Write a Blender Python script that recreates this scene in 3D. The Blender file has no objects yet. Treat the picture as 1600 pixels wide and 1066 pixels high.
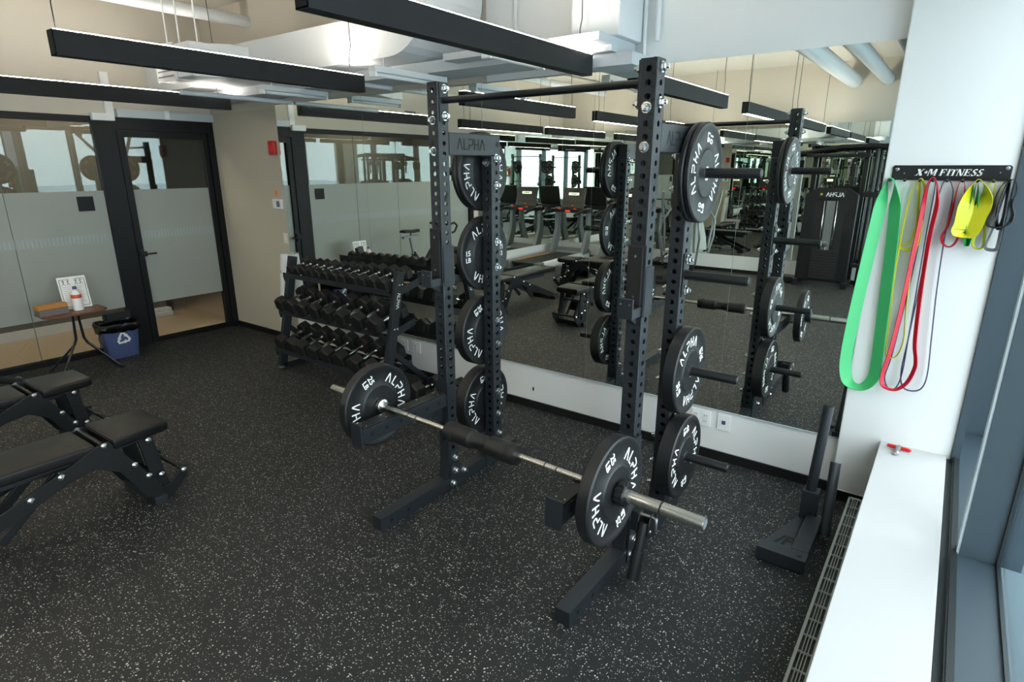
import bpy, bmesh, math, random
from mathutils import Vector, Matrix
random.seed(7)
SC = bpy.context.scene
COL = SC.collection
PI = math.pi
R = math.radians

# ------------------------------------------------------------------ camera, world, exposure
cam_d = bpy.data.cameras.new('camera'); cam = bpy.data.objects.new('camera', cam_d); COL.objects.link(cam)
cam_d.sensor_width = 36; cam_d.lens = 36 * 924 / 1600; cam_d.clip_start = 0.02
cam.location = (0, 0, 1.88)
cam.rotation_euler = (R(90) - math.atan(273 / 924), 0, R(36.4))
SC.camera = cam
vs = SC.view_settings
vs.view_transform = 'Standard'; vs.look = 'None'; vs.gamma = 1; vs.exposure = 0.78
try: vs.use_curve_mapping = False
except Exception: pass
cy = SC.cycles
cy.max_bounces = 14; cy.glossy_bounces = 10; cy.diffuse_bounces = 5; cy.transmission_bounces = 8; cy.transparent_max_bounces = 24
cy.sample_clamp_indirect = 6; cy.caustics_reflective = True

world = bpy.data.worlds.new('sky'); SC.world = world; world.use_nodes = True
wn = world.node_tree; wn.nodes.clear()
wo = wn.nodes.new('ShaderNodeOutputWorld'); wb = wn.nodes.new('ShaderNodeBackground')
tc = wn.nodes.new('ShaderNodeTexCoord'); sx = wn.nodes.new('ShaderNodeSeparateXYZ'); cr = wn.nodes.new('ShaderNodeValToRGB')
wn.links.new(tc.outputs['Generated'], sx.inputs[0]); wn.links.new(sx.outputs['Z'], cr.inputs[0]); wn.links.new(cr.outputs[0], wb.inputs[0]); wn.links.new(wb.outputs[0], wo.inputs[0])
cr.color_ramp.elements[0].position = 0.0; cr.color_ramp.elements[0].color = (.78, .83, .85, 1)
cr.color_ramp.elements[1].position = .6; cr.color_ramp.elements[1].color = (.91, .955, .98, 1)
wb.inputs[1].default_value = 5.0
SKY = wb
def light(name, kind, loc, energy, color, size=None, rot=(0, 0, 0), sy=None, portal=False):
    d = bpy.data.lights.new(name, kind); d.energy = energy; d.color = color
    if kind == 'AREA':
        d.shape = 'RECTANGLE'; d.size = size; d.size_y = sy or size
        if portal: d.cycles.is_portal = True
    if kind == 'POINT': d.shadow_soft_size = size
    o = bpy.data.objects.new(name, d); o.location = loc; o.rotation_euler = rot; COL.objects.link(o); return o
# portals only guide sampling of the sky through the window openings
for k, (a, b) in enumerate(((2.70, 4.0), (0.95, 2.60), (-0.80, 0.85), (-2.55, -0.90), (-3.8, -2.65))):
    light('window_daylight', 'AREA', (.42, (a + b) / 2, 1.66), 1, (1, 1, 1), 2.48, (0, R(90), 0), b - a, True)

# ------------------------------------------------------------------ materials
def lin(c):
    if isinstance(c, str):
        c = [int(c[i:i + 2], 16) / 255 for i in (0, 2, 4)]
        c = [x / 12.92 if x <= .04045 else ((x + .055) / 1.055) ** 2.4 for x in c]
    return (c[0], c[1], c[2], 1)
def mat(name, col, rough=.5, metal=0, var=0, vscale=8, bump=0, bscale=60, spec=.5, emit=0, ecol=None):
    m = bpy.data.materials.new(name); m.use_nodes = True; n = m.node_tree; b = n.nodes['Principled BSDF']
    b.inputs['Base Color'].default_value = lin(col); b.inputs['Roughness'].default_value = rough
    b.inputs['Metallic'].default_value = metal; b.inputs['Specular IOR Level'].default_value = spec
    t = n.nodes.new('ShaderNodeTexCoord')
    nz = n.nodes.new('ShaderNodeTexNoise'); nz.inputs['Scale'].default_value = vscale; nz.inputs['Detail'].default_value = 3
    n.links.new(t.outputs['Object'], nz.inputs['Vector'])
    if var:
        mx = n.nodes.new('ShaderNodeMix'); mx.data_type = 'RGBA'
        c = lin(col); mx.inputs[6].default_value = tuple(x * (1 - var) for x in c[:3]) + (1,); mx.inputs[7].default_value = tuple(min(1, x * (1 + var)) for x in c[:3]) + (1,)
        n.links.new(nz.outputs[0], mx.inputs[0]); n.links.new(mx.outputs[2], b.inputs['Base Color'])
    if bump:
        nb = n.nodes.new('ShaderNodeTexNoise'); nb.inputs['Scale'].default_value = bscale; n.links.new(t.outputs['Object'], nb.inputs['Vector'])
        bp = n.nodes.new('ShaderNodeBump'); bp.inputs['Strength'].default_value = bump; bp.inputs['Distance'].default_value = .002
        n.links.new(nb.outputs[0], bp.inputs['Height']); n.links.new(bp.outputs[0], b.inputs['Normal'])
    if emit:
        b.inputs['Emission Color'].default_value = lin(ecol or col); b.inputs['Emission Strength'].default_value = emit
    return m
def mnode(n, op, a, b=None):
    q = n.nodes.new('ShaderNodeMath'); q.operation = op
    for i, v in enumerate((a, b)):
        if v is None: continue
        if isinstance(v, (int, float)): q.inputs[i].default_value = v
        else: n.links.new(v, q.inputs[i])
    return q.outputs[0]
def floor_mat():
    m = mat('speckled_rubber', '24272a', .62, bump=.35, bscale=220); n = m.node_tree; b = n.nodes['Principled BSDF']
    t = n.nodes.new('ShaderNodeTexCoord')
    nz = n.nodes.new('ShaderNodeTexNoise'); nz.inputs['Scale'].default_value = 130; n.links.new(t.outputs['Object'], nz.inputs['Vector'])
    add = n.nodes.new('ShaderNodeVectorMath'); add.operation = 'MULTIPLY_ADD'; add.inputs[1].default_value = (.006, .006, .006)
    n.links.new(nz.outputs['Color'], add.inputs[0]); n.links.new(t.outputs['Object'], add.inputs[2])
    fac = None
    for sc, th, seed in ((88, .20, 0), (140, .19, 3.3)):
        v = n.nodes.new('ShaderNodeTexVoronoi'); v.inputs['Scale'].default_value = sc
        mp = n.nodes.new('ShaderNodeMapping'); mp.inputs['Location'].default_value = (seed, seed, 0)
        n.links.new(add.outputs[0], mp.inputs[0]); n.links.new(mp.outputs[0], v.inputs['Vector'])
        sp = n.nodes.new('ShaderNodeSeparateColor'); n.links.new(v.outputs['Color'], sp.inputs[0])
        lim = mnode(n, 'MULTIPLY', sp.outputs[0], th + .14)
        d = mnode(n, 'LESS_THAN', v.outputs['Distance'], lim)
        keep = mnode(n, 'GREATER_THAN', sp.outputs[1], .48)
        f = mnode(n, 'MULTIPLY', d, keep)
        fac = f if fac is None else mnode(n, 'MAXIMUM', fac, f)
    mx = n.nodes.new('ShaderNodeMix'); mx.data_type = 'RGBA'
    mx.inputs[6].default_value = lin('121415'); mx.inputs[7].default_value = lin('b8b7ae')
    n.links.new(fac, mx.inputs[0]); n.links.new(mx.outputs[2], b.inputs['Base Color'])
    return m
def glass_mat(name, tint, fres=1.0, rough=.01):
    m = bpy.data.materials.new(name); m.use_nodes = True; n = m.node_tree; n.nodes.clear()
    o = n.nodes.new('ShaderNodeOutputMaterial'); t = n.nodes.new('ShaderNodeBsdfTransparent'); g = n.nodes.new('ShaderNodeBsdfGlossy')
    t.inputs[0].default_value = tint + (1,); g.inputs['Roughness'].default_value = rough; g.inputs[0].default_value = (.9, .95, .97, 1)
    f = n.nodes.new('ShaderNodeFresnel'); ge = n.nodes.new('ShaderNodeNewGeometry')
    n.links.new(mnode(n, 'SUBTRACT', 1.5, mnode(n, 'MULTIPLY', ge.outputs['Backfacing'], 1.5 - 1 / 1.5)), f.inputs[0])
    s = mnode(n, 'MINIMUM', mnode(n, 'MULTIPLY', f.outputs[0], fres), 1.0)
    x = n.nodes.new('ShaderNodeMixShader'); n.links.new(s, x.inputs[0]); n.links.new(t.outputs[0], x.inputs[1]); n.links.new(g.outputs[0], x.inputs[2]); n.links.new(x.outputs[0], o.inputs[0])
    return m
def frost_mat():
    m = bpy.data.materials.new('frosted_film'); m.use_nodes = True; n = m.node_tree; b = n.nodes['Principled BSDF']
    b.inputs['Base Color'].default_value = lin('a0a69f'); b.inputs['Roughness'].default_value = .35
    o = n.nodes['Material Output']; tr = n.nodes.new('ShaderNodeBsdfTranslucent'); tr.inputs[0].default_value = (.60, .61, .58, 1)
    x = n.nodes.new('ShaderNodeMixShader'); x.inputs[0].default_value = .18
    n.links.new(b.outputs[0], x.inputs[1]); n.links.new(tr.outputs[0], x.inputs[2]); n.links.new(x.outputs[0], o.inputs[0])
    return m
def wood_mat(name, c1, c2, plank=.0):
    m = mat(name, c1, .45); n = m.node_tree; b = n.nodes['Principled BSDF']
    t = n.nodes.new('ShaderNodeTexCoord'); mp = n.nodes.new('ShaderNodeMapping'); mp.inputs['Scale'].default_value = (30, 2, 30)
    z = n.nodes.new('ShaderNodeTexNoise'); z.inputs['Scale'].default_value = 2; z.inputs['Detail'].default_value = 5
    mx = n.nodes.new('ShaderNodeMix'); mx.data_type = 'RGBA'; mx.inputs[6].default_value = lin(c1); mx.inputs[7].default_value = lin(c2)
    n.links.new(t.outputs['Object'], mp.inputs[0]); n.links.new(mp.outputs[0], z.inputs['Vector']); n.links.new(z.outputs[0], mx.inputs[0]); n.links.new(mx.outputs[2], b.inputs['Base Color'])
    return m
M = dict(
    floor=floor_mat(),
    wall=mat('warm_white_paint', 'd6d2c6', .7, var=.02, vscale=2, bump=.1, bscale=300),
    white=mat('white_paint', 'e3e5e4', .6, var=.015, vscale=2, bump=.08, bscale=300),
    beige=mat('beige_paint', 'b9b2a2', .7, var=.02, vscale=2),
    upper=mat('upper_wall_paint', 'c1bbae', .7, var=.02, vscale=2),
    ceil=mat('ceiling_paint', 'cfcdc4', .8, var=.02, vscale=3),
    duct=mat('white_duct_paint', 'd4d8da', .45, var=.01, vscale=3),
    slab=mat('grey_soffit_paint', 'b9c0c4', .55, var=.02),
    rubber_trim=mat('black_rubber_base', '101112', .45),
    steel=mat('black_powder_coat', '1c2126', .42, var=.06, vscale=30, bump=.15, bscale=500),
    steel3=mat('grey_black_steel', '262b30', .40, var=.05, vscale=30, bump=.1, bscale=500), steel2=mat('satin_black_steel', '101315', .38, var=.05, vscale=30, bump=.1, bscale=500),
    dark=mat('matte_black', '101112', .6),
    plate=mat('bumper_rubber', '111315', .48, bump=.1, bscale=300),
    dbrub=mat('dumbbell_rubber', '121314', .55, bump=.15, bscale=300),
    chrome=mat('chrome', 'cfd0d0', .18, 1), zinc=mat('zinc_bolt', 'c9cdd0', .25, 1), barsteel=mat('bar_steel', 'd6d4ce', .26, 1),
    ink=mat('white_lettering', 'eef0ee', .6), blackink=mat('black_lettering', '060607', .6),
    leather=mat('black_vinyl', '0e0e0f', .33, bump=.12, bscale=700),
    pad=mat('foam_pad', '121212', .5, bump=.4, bscale=250),
    clear=glass_mat('partition_glass', (.80, .84, .84), 1.5), winglass=glass_mat('window_glass', (.86, .90, .91), 1.0),
    frost=frost_mat(), frame=mat('black_aluminium', '0b0d0f', .5, var=.05, spec=.3),
    mull=mat('slate_blue_aluminium', '37454e', .5, var=.03, vscale=4), mull2=mat('dark_channel', '1d2426', .45), strip=mat('light_gasket', 'a8b4ba', .5),
    led=mat('led_strip', 'fff3dc', .5, emit=34, ecol='fff5e8'), ledlow=mat('led_lens', 'fff6e6', .5, emit=20, ecol='fff1da'),
    fixture=mat('black_fixture', '151719', .6, spec=.3), wood=wood_mat('walnut_top', '5a3524', '7a4a33'), hallfloor=wood_mat('hall_wood', 'b8a287', 'c8b297'),
    hallwall=mat('hall_wall', '6c6960', .7), blue=mat('blue_plastic', '48557f', .5), bag=mat('bin_bag', '09090a', .25, bump=.8, bscale=20),
    red=mat('red_plastic', 'b01f16', .4), paper=mat('paper', 'f1f1ee', .8), kraft=mat('kraft_wood', 'b17a3d', .7), bristle=mat('grey_bristle', '6d6865', .8, var=.3, vscale=120),
    bottle=mat('white_bottle', 'e6e8e8', .35), orange=mat('orange_label', 'd2542a', .5), tagorange=mat('orange_tag', 'e09a6a', .6),
    green=mat('green_latex', '1f9c4f', .45), greenl=mat('light_green_latex', '45b872', .45), yellow=mat('yellow_latex', 'c9c81d', .4), redband=mat('red_latex', 'c41230', .4), purple=mat('slate_purple_latex', '3b3a5c', .45),
    blackband=mat('black_latex', '131416', .3), greyplate=mat('heater_enamel', '9b9d98', .45), redgloss=mat('red_handle', 'd3161c', .35),
    outlet=mat('outlet_white', 'e8eaea', .4), outdark=mat('outlet_slot', '5d6468', .5), silver=mat('silver_paint', '8d9193', .35, .6), treadgrey=mat('treadmill_grey', '74787a', .4, .2), treadwhite=mat('treadmill_white', 'd9dbdc', .4),
    belt=mat('running_belt', '1e1d1b', .6), orangeline=mat('orange_line', 'e58a10', .5), screen=mat('console_screen', '2b2925', .3), screenglow=mat('lit_display', 'e8d9b8', .4, emit=1.2, ecol='e8e0c0'), redglow=mat('red_indicator', 'ff2a10', .4, emit=.8),
    greenglow=mat('green_display', '2a6a2a', .4, emit=1.0), galv=mat('galvanised', '9aa3a8', .35, .8), snow=mat('snowy_lawn', 'c3cdd2', .8, var=.1, vscale=.5), stone=mat('outdoor_ground', '5a6a71', .8), darkgrid=mat('vent_grey', '6c706c', .6),
    gold=mat('gold_mark', 'b8962a', .4))
def mirror_mat():
    m = bpy.data.materials.new('mirror_silver'); m.use_nodes = True; n = m.node_tree; n.nodes.clear()
    o = n.nodes.new('ShaderNodeOutputMaterial'); g = n.nodes.new('ShaderNodeBsdfGlossy'); g.inputs['Roughness'].default_value = 0.0; g.inputs[0].default_value = (.86, .91, .865, 1)
    n.links.new(g.outputs[0], o.inputs[0]); return m
M['mirror'] = mirror_mat()

# ------------------------------------------------------------------ mesh helpers
def box(bm, x0, x1, y0, y1, z0, z1, bev=0, mt=None):
    b = bm if not bev else bmesh.new()
    c = [(x0, y0, z0), (x1, y0, z0), (x1, y1, z0), (x0, y1, z0), (x0, y0, z1), (x1, y0, z1), (x1, y1, z1), (x0, y1, z1)]
    v = [b.verts.new(p) for p in c]
    for f in ((0, 3, 2, 1), (4, 5, 6, 7), (0, 1, 5, 4), (1, 2, 6, 5), (2, 3, 7, 6), (3, 0, 4, 7)): b.faces.new([v[i] for i in f])
    if bev:
        bmesh.ops.bevel(b, geom=b.edges[:], offset=bev, segments=2, affect='EDGES', profile=.6)
        if mt: bmesh.ops.transform(b, matrix=mt, verts=b.verts[:])
        merge(bm, b)
    elif mt: bmesh.ops.transform(b, matrix=mt, verts=v)
    return bm
def merge(bm, b):
    mp = {v: bm.verts.new(v.co) for v in b.verts}
    for f in b.faces:
        try: q = bm.faces.new([mp[v] for v in f.verts]); q.smooth = f.smooth
        except ValueError: pass
    b.free()
def bar(bm, a, b, w, h, bev=0, up=(0, 0, 1), ext=0):
    """a rectangular bar from point a to b: w across, h along up"""
    a = Vector(a); b = Vector(b); d = b - a; L = d.length; d.normalize()
    u = Vector(up); s = d.cross(u)
    if s.length < 1e-4: s = d.cross(Vector((0, 1, 0)))
    s.normalize(); u = s.cross(d)
    mt = Matrix((( s.x, d.x, u.x, a.x), (s.y, d.y, u.y, a.y), (s.z, d.z, u.z, a.z), (0, 0, 0, 1)))
    return box(bm, -w / 2, w / 2, -ext, L + ext, -h / 2, h / 2, bev, mt)
def tube(bm, pts, r, n=10, closed=False, caps=True, smooth=True, flat=None):
    """sweep; r is a radius or list; flat=(w,t) makes a flat strap with given normal hint"""
    P = [Vector(p) for p in pts]; N = len(P); rings = []
    prev = None
    for i, p in enumerate(P):
        if closed: d = P[(i + 1) % N] - P[i - 1]
        else: d = P[min(i + 1, N - 1)] - P[max(i - 1, 0)]
        d.normalize()
        if prev is None:
            a = Vector((0, 0, 1)) if abs(d.z) < .9 else Vector((1, 0, 0))
            prev = a
        s = d.cross(prev)
        if s.length < 1e-5: s = d.orthogonal()
        s.normalize(); u = s.cross(d); prev = u
        rr = r[i] if isinstance(r, (list, tuple)) else r
        ring = []
        for k in range(n):
            t = 2 * PI * (k + .5) / n
            ring.append(bm.verts.new(p + s * math.cos(t) * rr + u * math.sin(t) * rr))
        rings.append(ring)
    M_ = N if closed else N - 1
    for i in range(M_):
        A, B = rings[i], rings[(i + 1) % N]
        for k in range(n):
            f = bm.faces.new([A[k], A[(k + 1) % n], B[(k + 1) % n], B[k]]); f.smooth = smooth and n > 6
    if caps and not closed:
        bm.faces.new(rings[0][::-1]); bm.faces.new(rings[-1])
    return bm
def lathe(bm, prof, origin=(0, 0, 0), axis='Z', n=32, smooth=True):
    """prof: list of (r, h)"""
    O = Vector(origin); rings = []
    for r, h in prof:
        ring = []
        for k in range(n):
            t = 2 * PI * k / n; c, s = math.cos(t) * r, math.sin(t) * r
            p = (c, s, h) if axis == 'Z' else ((h, c, s) if axis == 'X' else (s, h, c))
            ring.append(bm.verts.new(O + Vector(p)))
        rings.append(ring)
    for A, B in zip(rings, rings[1:]):
        for k in range(n):
            f = bm.faces.new([A[k], A[(k + 1) % n], B[(k + 1) % n], B[k]]); f.smooth = smooth
    bm.faces.new(rings[0][::-1]); bm.faces.new(rings[-1])
    return bm
def prism(bm, poly, lo, hi, axis='X', bev=0):
    """poly of 2-D points extruded along an axis; X: (y,z), Y: (x,z), Z: (x,y)"""
    def P(p, h): return {'X': (h, p[0], p[1]), 'Y': (p[0], h, p[1]), 'Z': (p[0], p[1], h)}[axis]
    b = bmesh.new(); A = [b.verts.new(P(p, lo)) for p in poly]; B = [b.verts.new(P(p, hi)) for p in poly]; n = len(poly)
    b.faces.new(A); b.faces.new(B[::-1])
    for i in range(n): b.faces.new([A[i], B[i], B[(i + 1) % n], A[(i + 1) % n]])
    bmesh.ops.recalc_face_normals(b, faces=b.faces[:])
    if bev: bmesh.ops.bevel(b, geom=b.edges[:], offset=bev, segments=1, affect='EDGES')
    merge(bm, b); return bm
def B(): return bmesh.new()
def obj(name, bm, m, parent=None, loc=None, rot=None, norm=True, smooth=None, label=None):
    if norm: bmesh.ops.recalc_face_normals(bm, faces=bm.faces[:])
    for e in bm.edges:
        if len(e.link_faces) == 2 and e.calc_face_angle(0) > .6: e.smooth = False
    me = bpy.data.meshes.new(name); bm.to_mesh(me); bm.free()
    me.materials.append(M[m] if isinstance(m, str) else m)
    o = bpy.data.objects.new(name, me); COL.objects.link(o)
    if parent: o.parent = parent
    if loc: o.location = loc
    if rot: o.rotation_euler = rot
    if label: o['label'] = label
    return o
def split_obj(name, bm, m, parent, gap=.012, label=None):
    """one object for each cluster of touching pieces in the mesh"""
    bm.verts.index_update(); seen = {}; isl = []
    for v in bm.verts:
        if v.index in seen: continue
        st = [v]; seen[v.index] = len(isl); grp = []
        while st:
            q = st.pop(); grp.append(q)
            for e in q.link_edges:
                w = e.other_vert(q)
                if w.index not in seen: seen[w.index] = len(isl); st.append(w)
        isl.append(grp)
    bb = [[[min(v.co[i] for v in g_) for i in range(3)], [max(v.co[i] for v in g_) for i in range(3)]] for g_ in isl]
    par = list(range(len(isl)))
    def find(a):
        while par[a] != a: a = par[a]
        return a
    for i in range(len(isl)):
        for j in range(i):
            if all(bb[i][0][k] - gap <= bb[j][1][k] and bb[j][0][k] - gap <= bb[i][1][k] for k in range(3)): par[find(i)] = find(j)
    cl = {}
    for i in range(len(isl)): cl.setdefault(find(i), []).append(i)
    out = []
    for ids in cl.values():
        idset = set(ids); nb = bmesh.new(); mp = {}
        for i in ids:
            for v in isl[i]: mp[v] = nb.verts.new(v.co)
        done = set()
        for i in ids:
            for v in isl[i]:
                for f in v.link_faces:
                    if f.index in done and False: continue
                    k = tuple(sorted(id(mp[w]) for w in f.verts))
                    if k in done: continue
                    done.add(k); q = nb.faces.new([mp[w] for w in f.verts]); q.smooth = f.smooth
        out.append(obj(name, nb, m, parent, label=label))
    bm.free(); return out
def inst(o, name=None, parent=None, loc=None, rot=None):
    c = o.copy(); COL.objects.link(c); c.parent = parent if parent else o.parent
    if loc: c.location = loc
    if rot: c.rotation_euler = rot
    return c
def thing(name, label, cat, loc=(0, 0, 0), rotz=0, group=None):
    o = bpy.data.objects.new(name, None); COL.objects.link(o); o.empty_display_size = .1
    o.location = loc; o.rotation_euler = (0, 0, rotz); o['label'] = label; o['category'] = cat
    if group: o['group'] = group
    return o
def tag(o, label, cat, group=None):
    o['label'] = label; o['category'] = cat
    if group: o['group'] = group
    return o
def struct(name, bm, m, parent=None):
    o = obj(name, bm, m, parent)
    if not parent: o['kind'] = 'structure'
    return o
def dup(root, label=None, loc=None, rot=None):
    r = root.copy(); COL.objects.link(r)
    if loc: r.location = loc
    if rot: r.rotation_euler = rot
    if label: r['label'] = label
    for ch in list(root.children):
        c = ch.copy(); COL.objects.link(c); c.parent = r
        for g in list(ch.children):
            d = g.copy(); COL.objects.link(d); d.parent = c
    return r
def arcpts(cx, cz, r, a0, a1, n): return [(cx + r * math.cos(R(a0 + (a1 - a0) * i / n)), cz + r * math.sin(R(a0 + (a1 - a0) * i / n))) for i in range(n + 1)]

# lettering -----------------------------------------------------------
def text_polys(s, size, bold=.0, shear=0):
    cu = bpy.data.curves.new('lettering', 'FONT'); cu.body = s; cu.size = size; cu.align_x = 'CENTER'; cu.align_y = 'CENTER'; cu.offset = bold; cu.resolution_u = 3; cu.shear = shear
    o = bpy.data.objects.new('lettering', cu); COL.objects.link(o)
    me = o.to_mesh(); vs_ = [v.co.copy() for v in me.vertices]; fs = [list(p.vertices) for p in me.polygons]
    o.to_mesh_clear(); bpy.data.objects.remove(o); bpy.data.curves.remove(cu)
    return [(v.x, v.y) for v in vs_], fs
def put_flat(bm, vs_, fs, fn, thick):
    """map 2-D outline through fn(u,v,w) with two layers (w=0, w=thick)"""
    A = [bm.verts.new(fn(u, v, 0)) for u, v in vs_]; T = [bm.verts.new(fn(u, v, thick)) for u, v in vs_]
    edges = {}
    for f in fs:
        try: bm.faces.new([T[i] for i in f])
        except ValueError: continue
        for a, b in zip(f, f[1:] + f[:1]):
            k = (min(a, b), max(a, b)); edges[k] = edges.get(k, 0) + 1
    for (a, b), c in edges.items():
        if c == 1:
            try: bm.faces.new([A[a], A[b], T[b], T[a]])
            except ValueError: pass
def strokes_word(word, h, w, gap=.28):
    """thin geometric capitals: returns verts, faces and total width"""
    L = {'A': ([[(0, 0), (.36, 1), (.40, 1), (.76, 0)]], .76), 'L': ([[(0, 1), (0, 0), (.52, 0)]], .52), 'P': ([[(0, 0), (0, .42), (.5, .42), (.62, .55), (.62, .87), (.5, 1), (0, 1)]], .62),
         'H': ([[(0, 0), (0, 1)], [(.62, 0), (.62, 1)], [(0, .5), (.62, .5)]], .62)}
    vs_, fs, x = [], [], 0
    for ch in word:
        st, wd = L[ch]
        for pl in st:
            for a, b in zip(pl, pl[1:]):
                ax, ay, bx, by = (x + a[0]) * h, a[1] * h, (x + b[0]) * h, b[1] * h
                dx, dy = bx - ax, by - ay; l = math.hypot(dx, dy); nx, ny = -dy / l * w / 2, dx / l * w / 2; ex, ey = dx / l * w * .35, dy / l * w * .35
                ax -= ex; ay -= ey; bx += ex; by += ey; i = len(vs_); m = 3
                for k in range(m + 1):
                    t = k / m; cx, cy_ = ax + (bx - ax) * t, ay + (by - ay) * t
                    vs_ += [(cx + nx, cy_ + ny), (cx - nx, cy_ - ny)]
                for k in range(m): fs.append([i + 2 * k, i + 2 * k + 1, i + 2 * k + 3, i + 2 * k + 2])
        x += wd + gap
    W_ = (x - gap) * h
    return [(u - W_ / 2, v) for u, v in vs_], fs, W_

# ================================================================== SETTING
WY = 3.69; XL = -6.92; YB = -3.80; ZC = 3.45; XA = -9.3
f = B(); box(f, XL - .05, .35, YB - .1, WY + .15, -.1, 0); struct('floor', f, 'floor')
f = B(); box(f, -9.6, XL - .05, -.80, 5.6, -.1, -.002); struct('floor_hall', f, 'hallfloor')
f = B(); box(f, XA - .1, .6, YB - .1, 4.2, ZC, ZC + .1); struct('ceiling', f, 'ceil')
# back wall (mirror wall): beige end piece, white band under and above the mirrors
f = B(); box(f, XL, -5.66, WY, WY + .12, 0, 2.44); struct('wall_back_end', f, 'beige')
f = B(); box(f, -5.66, .19, WY + .004, WY + .12, 0, 2.44); struct('wall_back', f, 'white')
f = B(); box(f, XL, -2.95, WY, WY + .12, 2.44, ZC); struct('wall_back_upper_left', f, 'upper')
f = B(); box(f, -2.95, .19, WY, WY + .12, 2.44, ZC); struct('wall_back_upper_right', f, 'white')
f = B(); box(f, -.33, .19, 3.616, WY - .001, 0, ZC, .006); struct('wall_column', f, 'white')
f = B(); box(f, .19, .225, 3.60, 4.1, 0, ZC); box(f, .19, .5, 4.02, 4.1, 0, ZC); struct('wall_jamb', f, 'mull')
f = B(); box(f, XL, -.33, WY - .012, WY - .0005, 0, .062); struct('baseboard_back', f, 'rubber_trim')
f = B(); box(f, -.342, -.12, 3.604, 3.6155, 0, .062); box(f, -.342, -.3305, 3.604, WY - .013, 0, .062); struct('baseboard_column', f, 'rubber_trim')
f = B(); tube(f, [(-.345, 3.67, .068), (-.345, 3.612, .068), (-.335, 3.602, .068), (-.15, 3.602, .068)], .004, 6); struct('trim_1', f, 'outlet')
# left partition of glass
def ybox(name, m, y0, y1, z0, z1, x0=XL - .05, x1=XL, parent=None):
    g = B(); box(g, x0, x1, y0, y1, z0, z1); return struct(name, g, m, parent)
g = B(); box(g, XL - .10, XL, -.80, WY + .1, 2.35, ZC); struct('wall_left_upper', g, 'upper')
g = B(); box(g, XL - .07, XL + .01, -.80, WY, 2.29, 2.35); box(g, XL - .07, XL + .01, -.80, 2.50, 0, .05)
box(g, XL - .08, XL + .012, 2.50, 2.69, 0, 2.35); box(g, XL - .08, XL + .012, 3.62, WY, 0, 2.35); box(g, XL - .08, XL + .012, 2.69, 3.62, 2.235, 2.29); box(g, XL - .08, XL + .03, -.83, -.74, 0, 2.35)
fr = struct('window_1', g, 'frame')
def pane(y0, y1, z0, z1, m, nm, parent): g = B(); box(g, XL - .035, XL - .025, y0, y1, z0, z1); return obj(nm, g, m, parent)
seams = [-.74, .10, .90, 1.69, 2.50]
for a, b in zip(seams, seams[1:]):
    pane(a + .003, b - .003, 1.646, 2.29, 'clear', 'glass_pane', fr)
    pane(a + .003, b - .003, .445, 1.646, 'frost', 'frosted_pane', fr)
    pane(a + .003, b - .003, .05, .445, 'clear', 'glass_pane', fr)
g = B(); 
for y in seams[1:-1]: box(g, XL - .036, XL - .022, y - .002, y + .002, .05, 2.29)
split_obj('seam_joint', g, 'outdark', fr)
g = B()
y = -.70
while y < 2.46: box(g, XL - .0249, XL - .0235, y, y + .012, 1.14, 1.225); y += .034
obj('frosting_stripe_band', g, 'strip', fr)
# the door
g = B(); d0, d1 = 2.70, 3.61
box(g, XL - .06, XL + .004, d0, d0 + .062, .012, 2.23); box(g, XL - .06, XL + .004, d1 - .05, d1, .012, 2.23); box(g, XL - .06, XL + .004, d0 + .062, d1 - .05, 2.165, 2.23); box(g, XL - .06, XL + .004, d0 + .062, d1 - .05, .012, .05)
door = struct('door_1', g, 'frame')
for z0, z1, m, nm in ((.05, .445, 'clear', 'glass_pane'), (.445, 1.646, 'frost', 'frosted_pane'), (1.646, 2.165, 'clear', 'glass_pane')): pane(d0 + .062, d1 - .05, z0, z1, m, nm, door)
g = B(); y = d0 + .075
while y < d1 - .07: box(g, XL - .0249, XL - .0235, y, y + .012, 1.14, 1.225); y += .034
obj('frosting_stripe_band', g, 'strip', door)
g = B(); box(g, XL + .005, XL + .022, d0 + .008, d0 + .055, .93, 1.04, .003); tube(g, [(XL + .02, d0 + .03, .985), (XL + .06, d0 + .03, .985), (XL + .065, d0 + .05, .985), (XL + .065, d0 + .16, .985)], .009, 10); box(g, XL + .02, XL + .05, d0 + .01, d0 + .075, .96, 1.01, .004)
obj('door_handle', g, 'dark', door)
g = B(); box(g, XL, XL + .045, 2.72, 3.69, 2.352, 2.43); struct('trim_2', g, 'slab')
g = B(); box(g, XL + .045, XL + .05, 3.17, 3.22, 2.352, 2.44); box(g, XL, XL + .03, 2.63, 2.70, 2.36, 2.76); struct('trim_3', g, 'outlet')
g = B(); box(g, XL, XL + .06, 2.49, 2.69, 2.31, 2.38, .01); box(g, XL + .061, XL + .062, 2.56, 2.62, 2.34, 2.345); tag(obj('door_sensor', g, 'outlet'), 'white motion sensor box on the black frame above the glass door', 'sensor')
g = B(); box(g, XL - .022, XL - .012, 2.25, 2.39, 1.455, 1.595, .002); tag(obj('wall_plaque', g, 'frame'), 'small square black plaque stuck on the frosted glass beside the door', 'plaque')
g = B(); box(g, XL - .001, XL + .01, .48, .70, 2.60, 2.68); vent = tag(obj('wall_vent', g, 'darkgrid'), 'small grey louvre vent high on the wall above the glass partition', 'vent')
g = B()
for k in range(4): box(g, XL + .0105, XL + .014, .49, .69, 2.612 + k * .017, 2.618 + k * .017)
split_obj('louvre', g, 'dark', vent)
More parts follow.
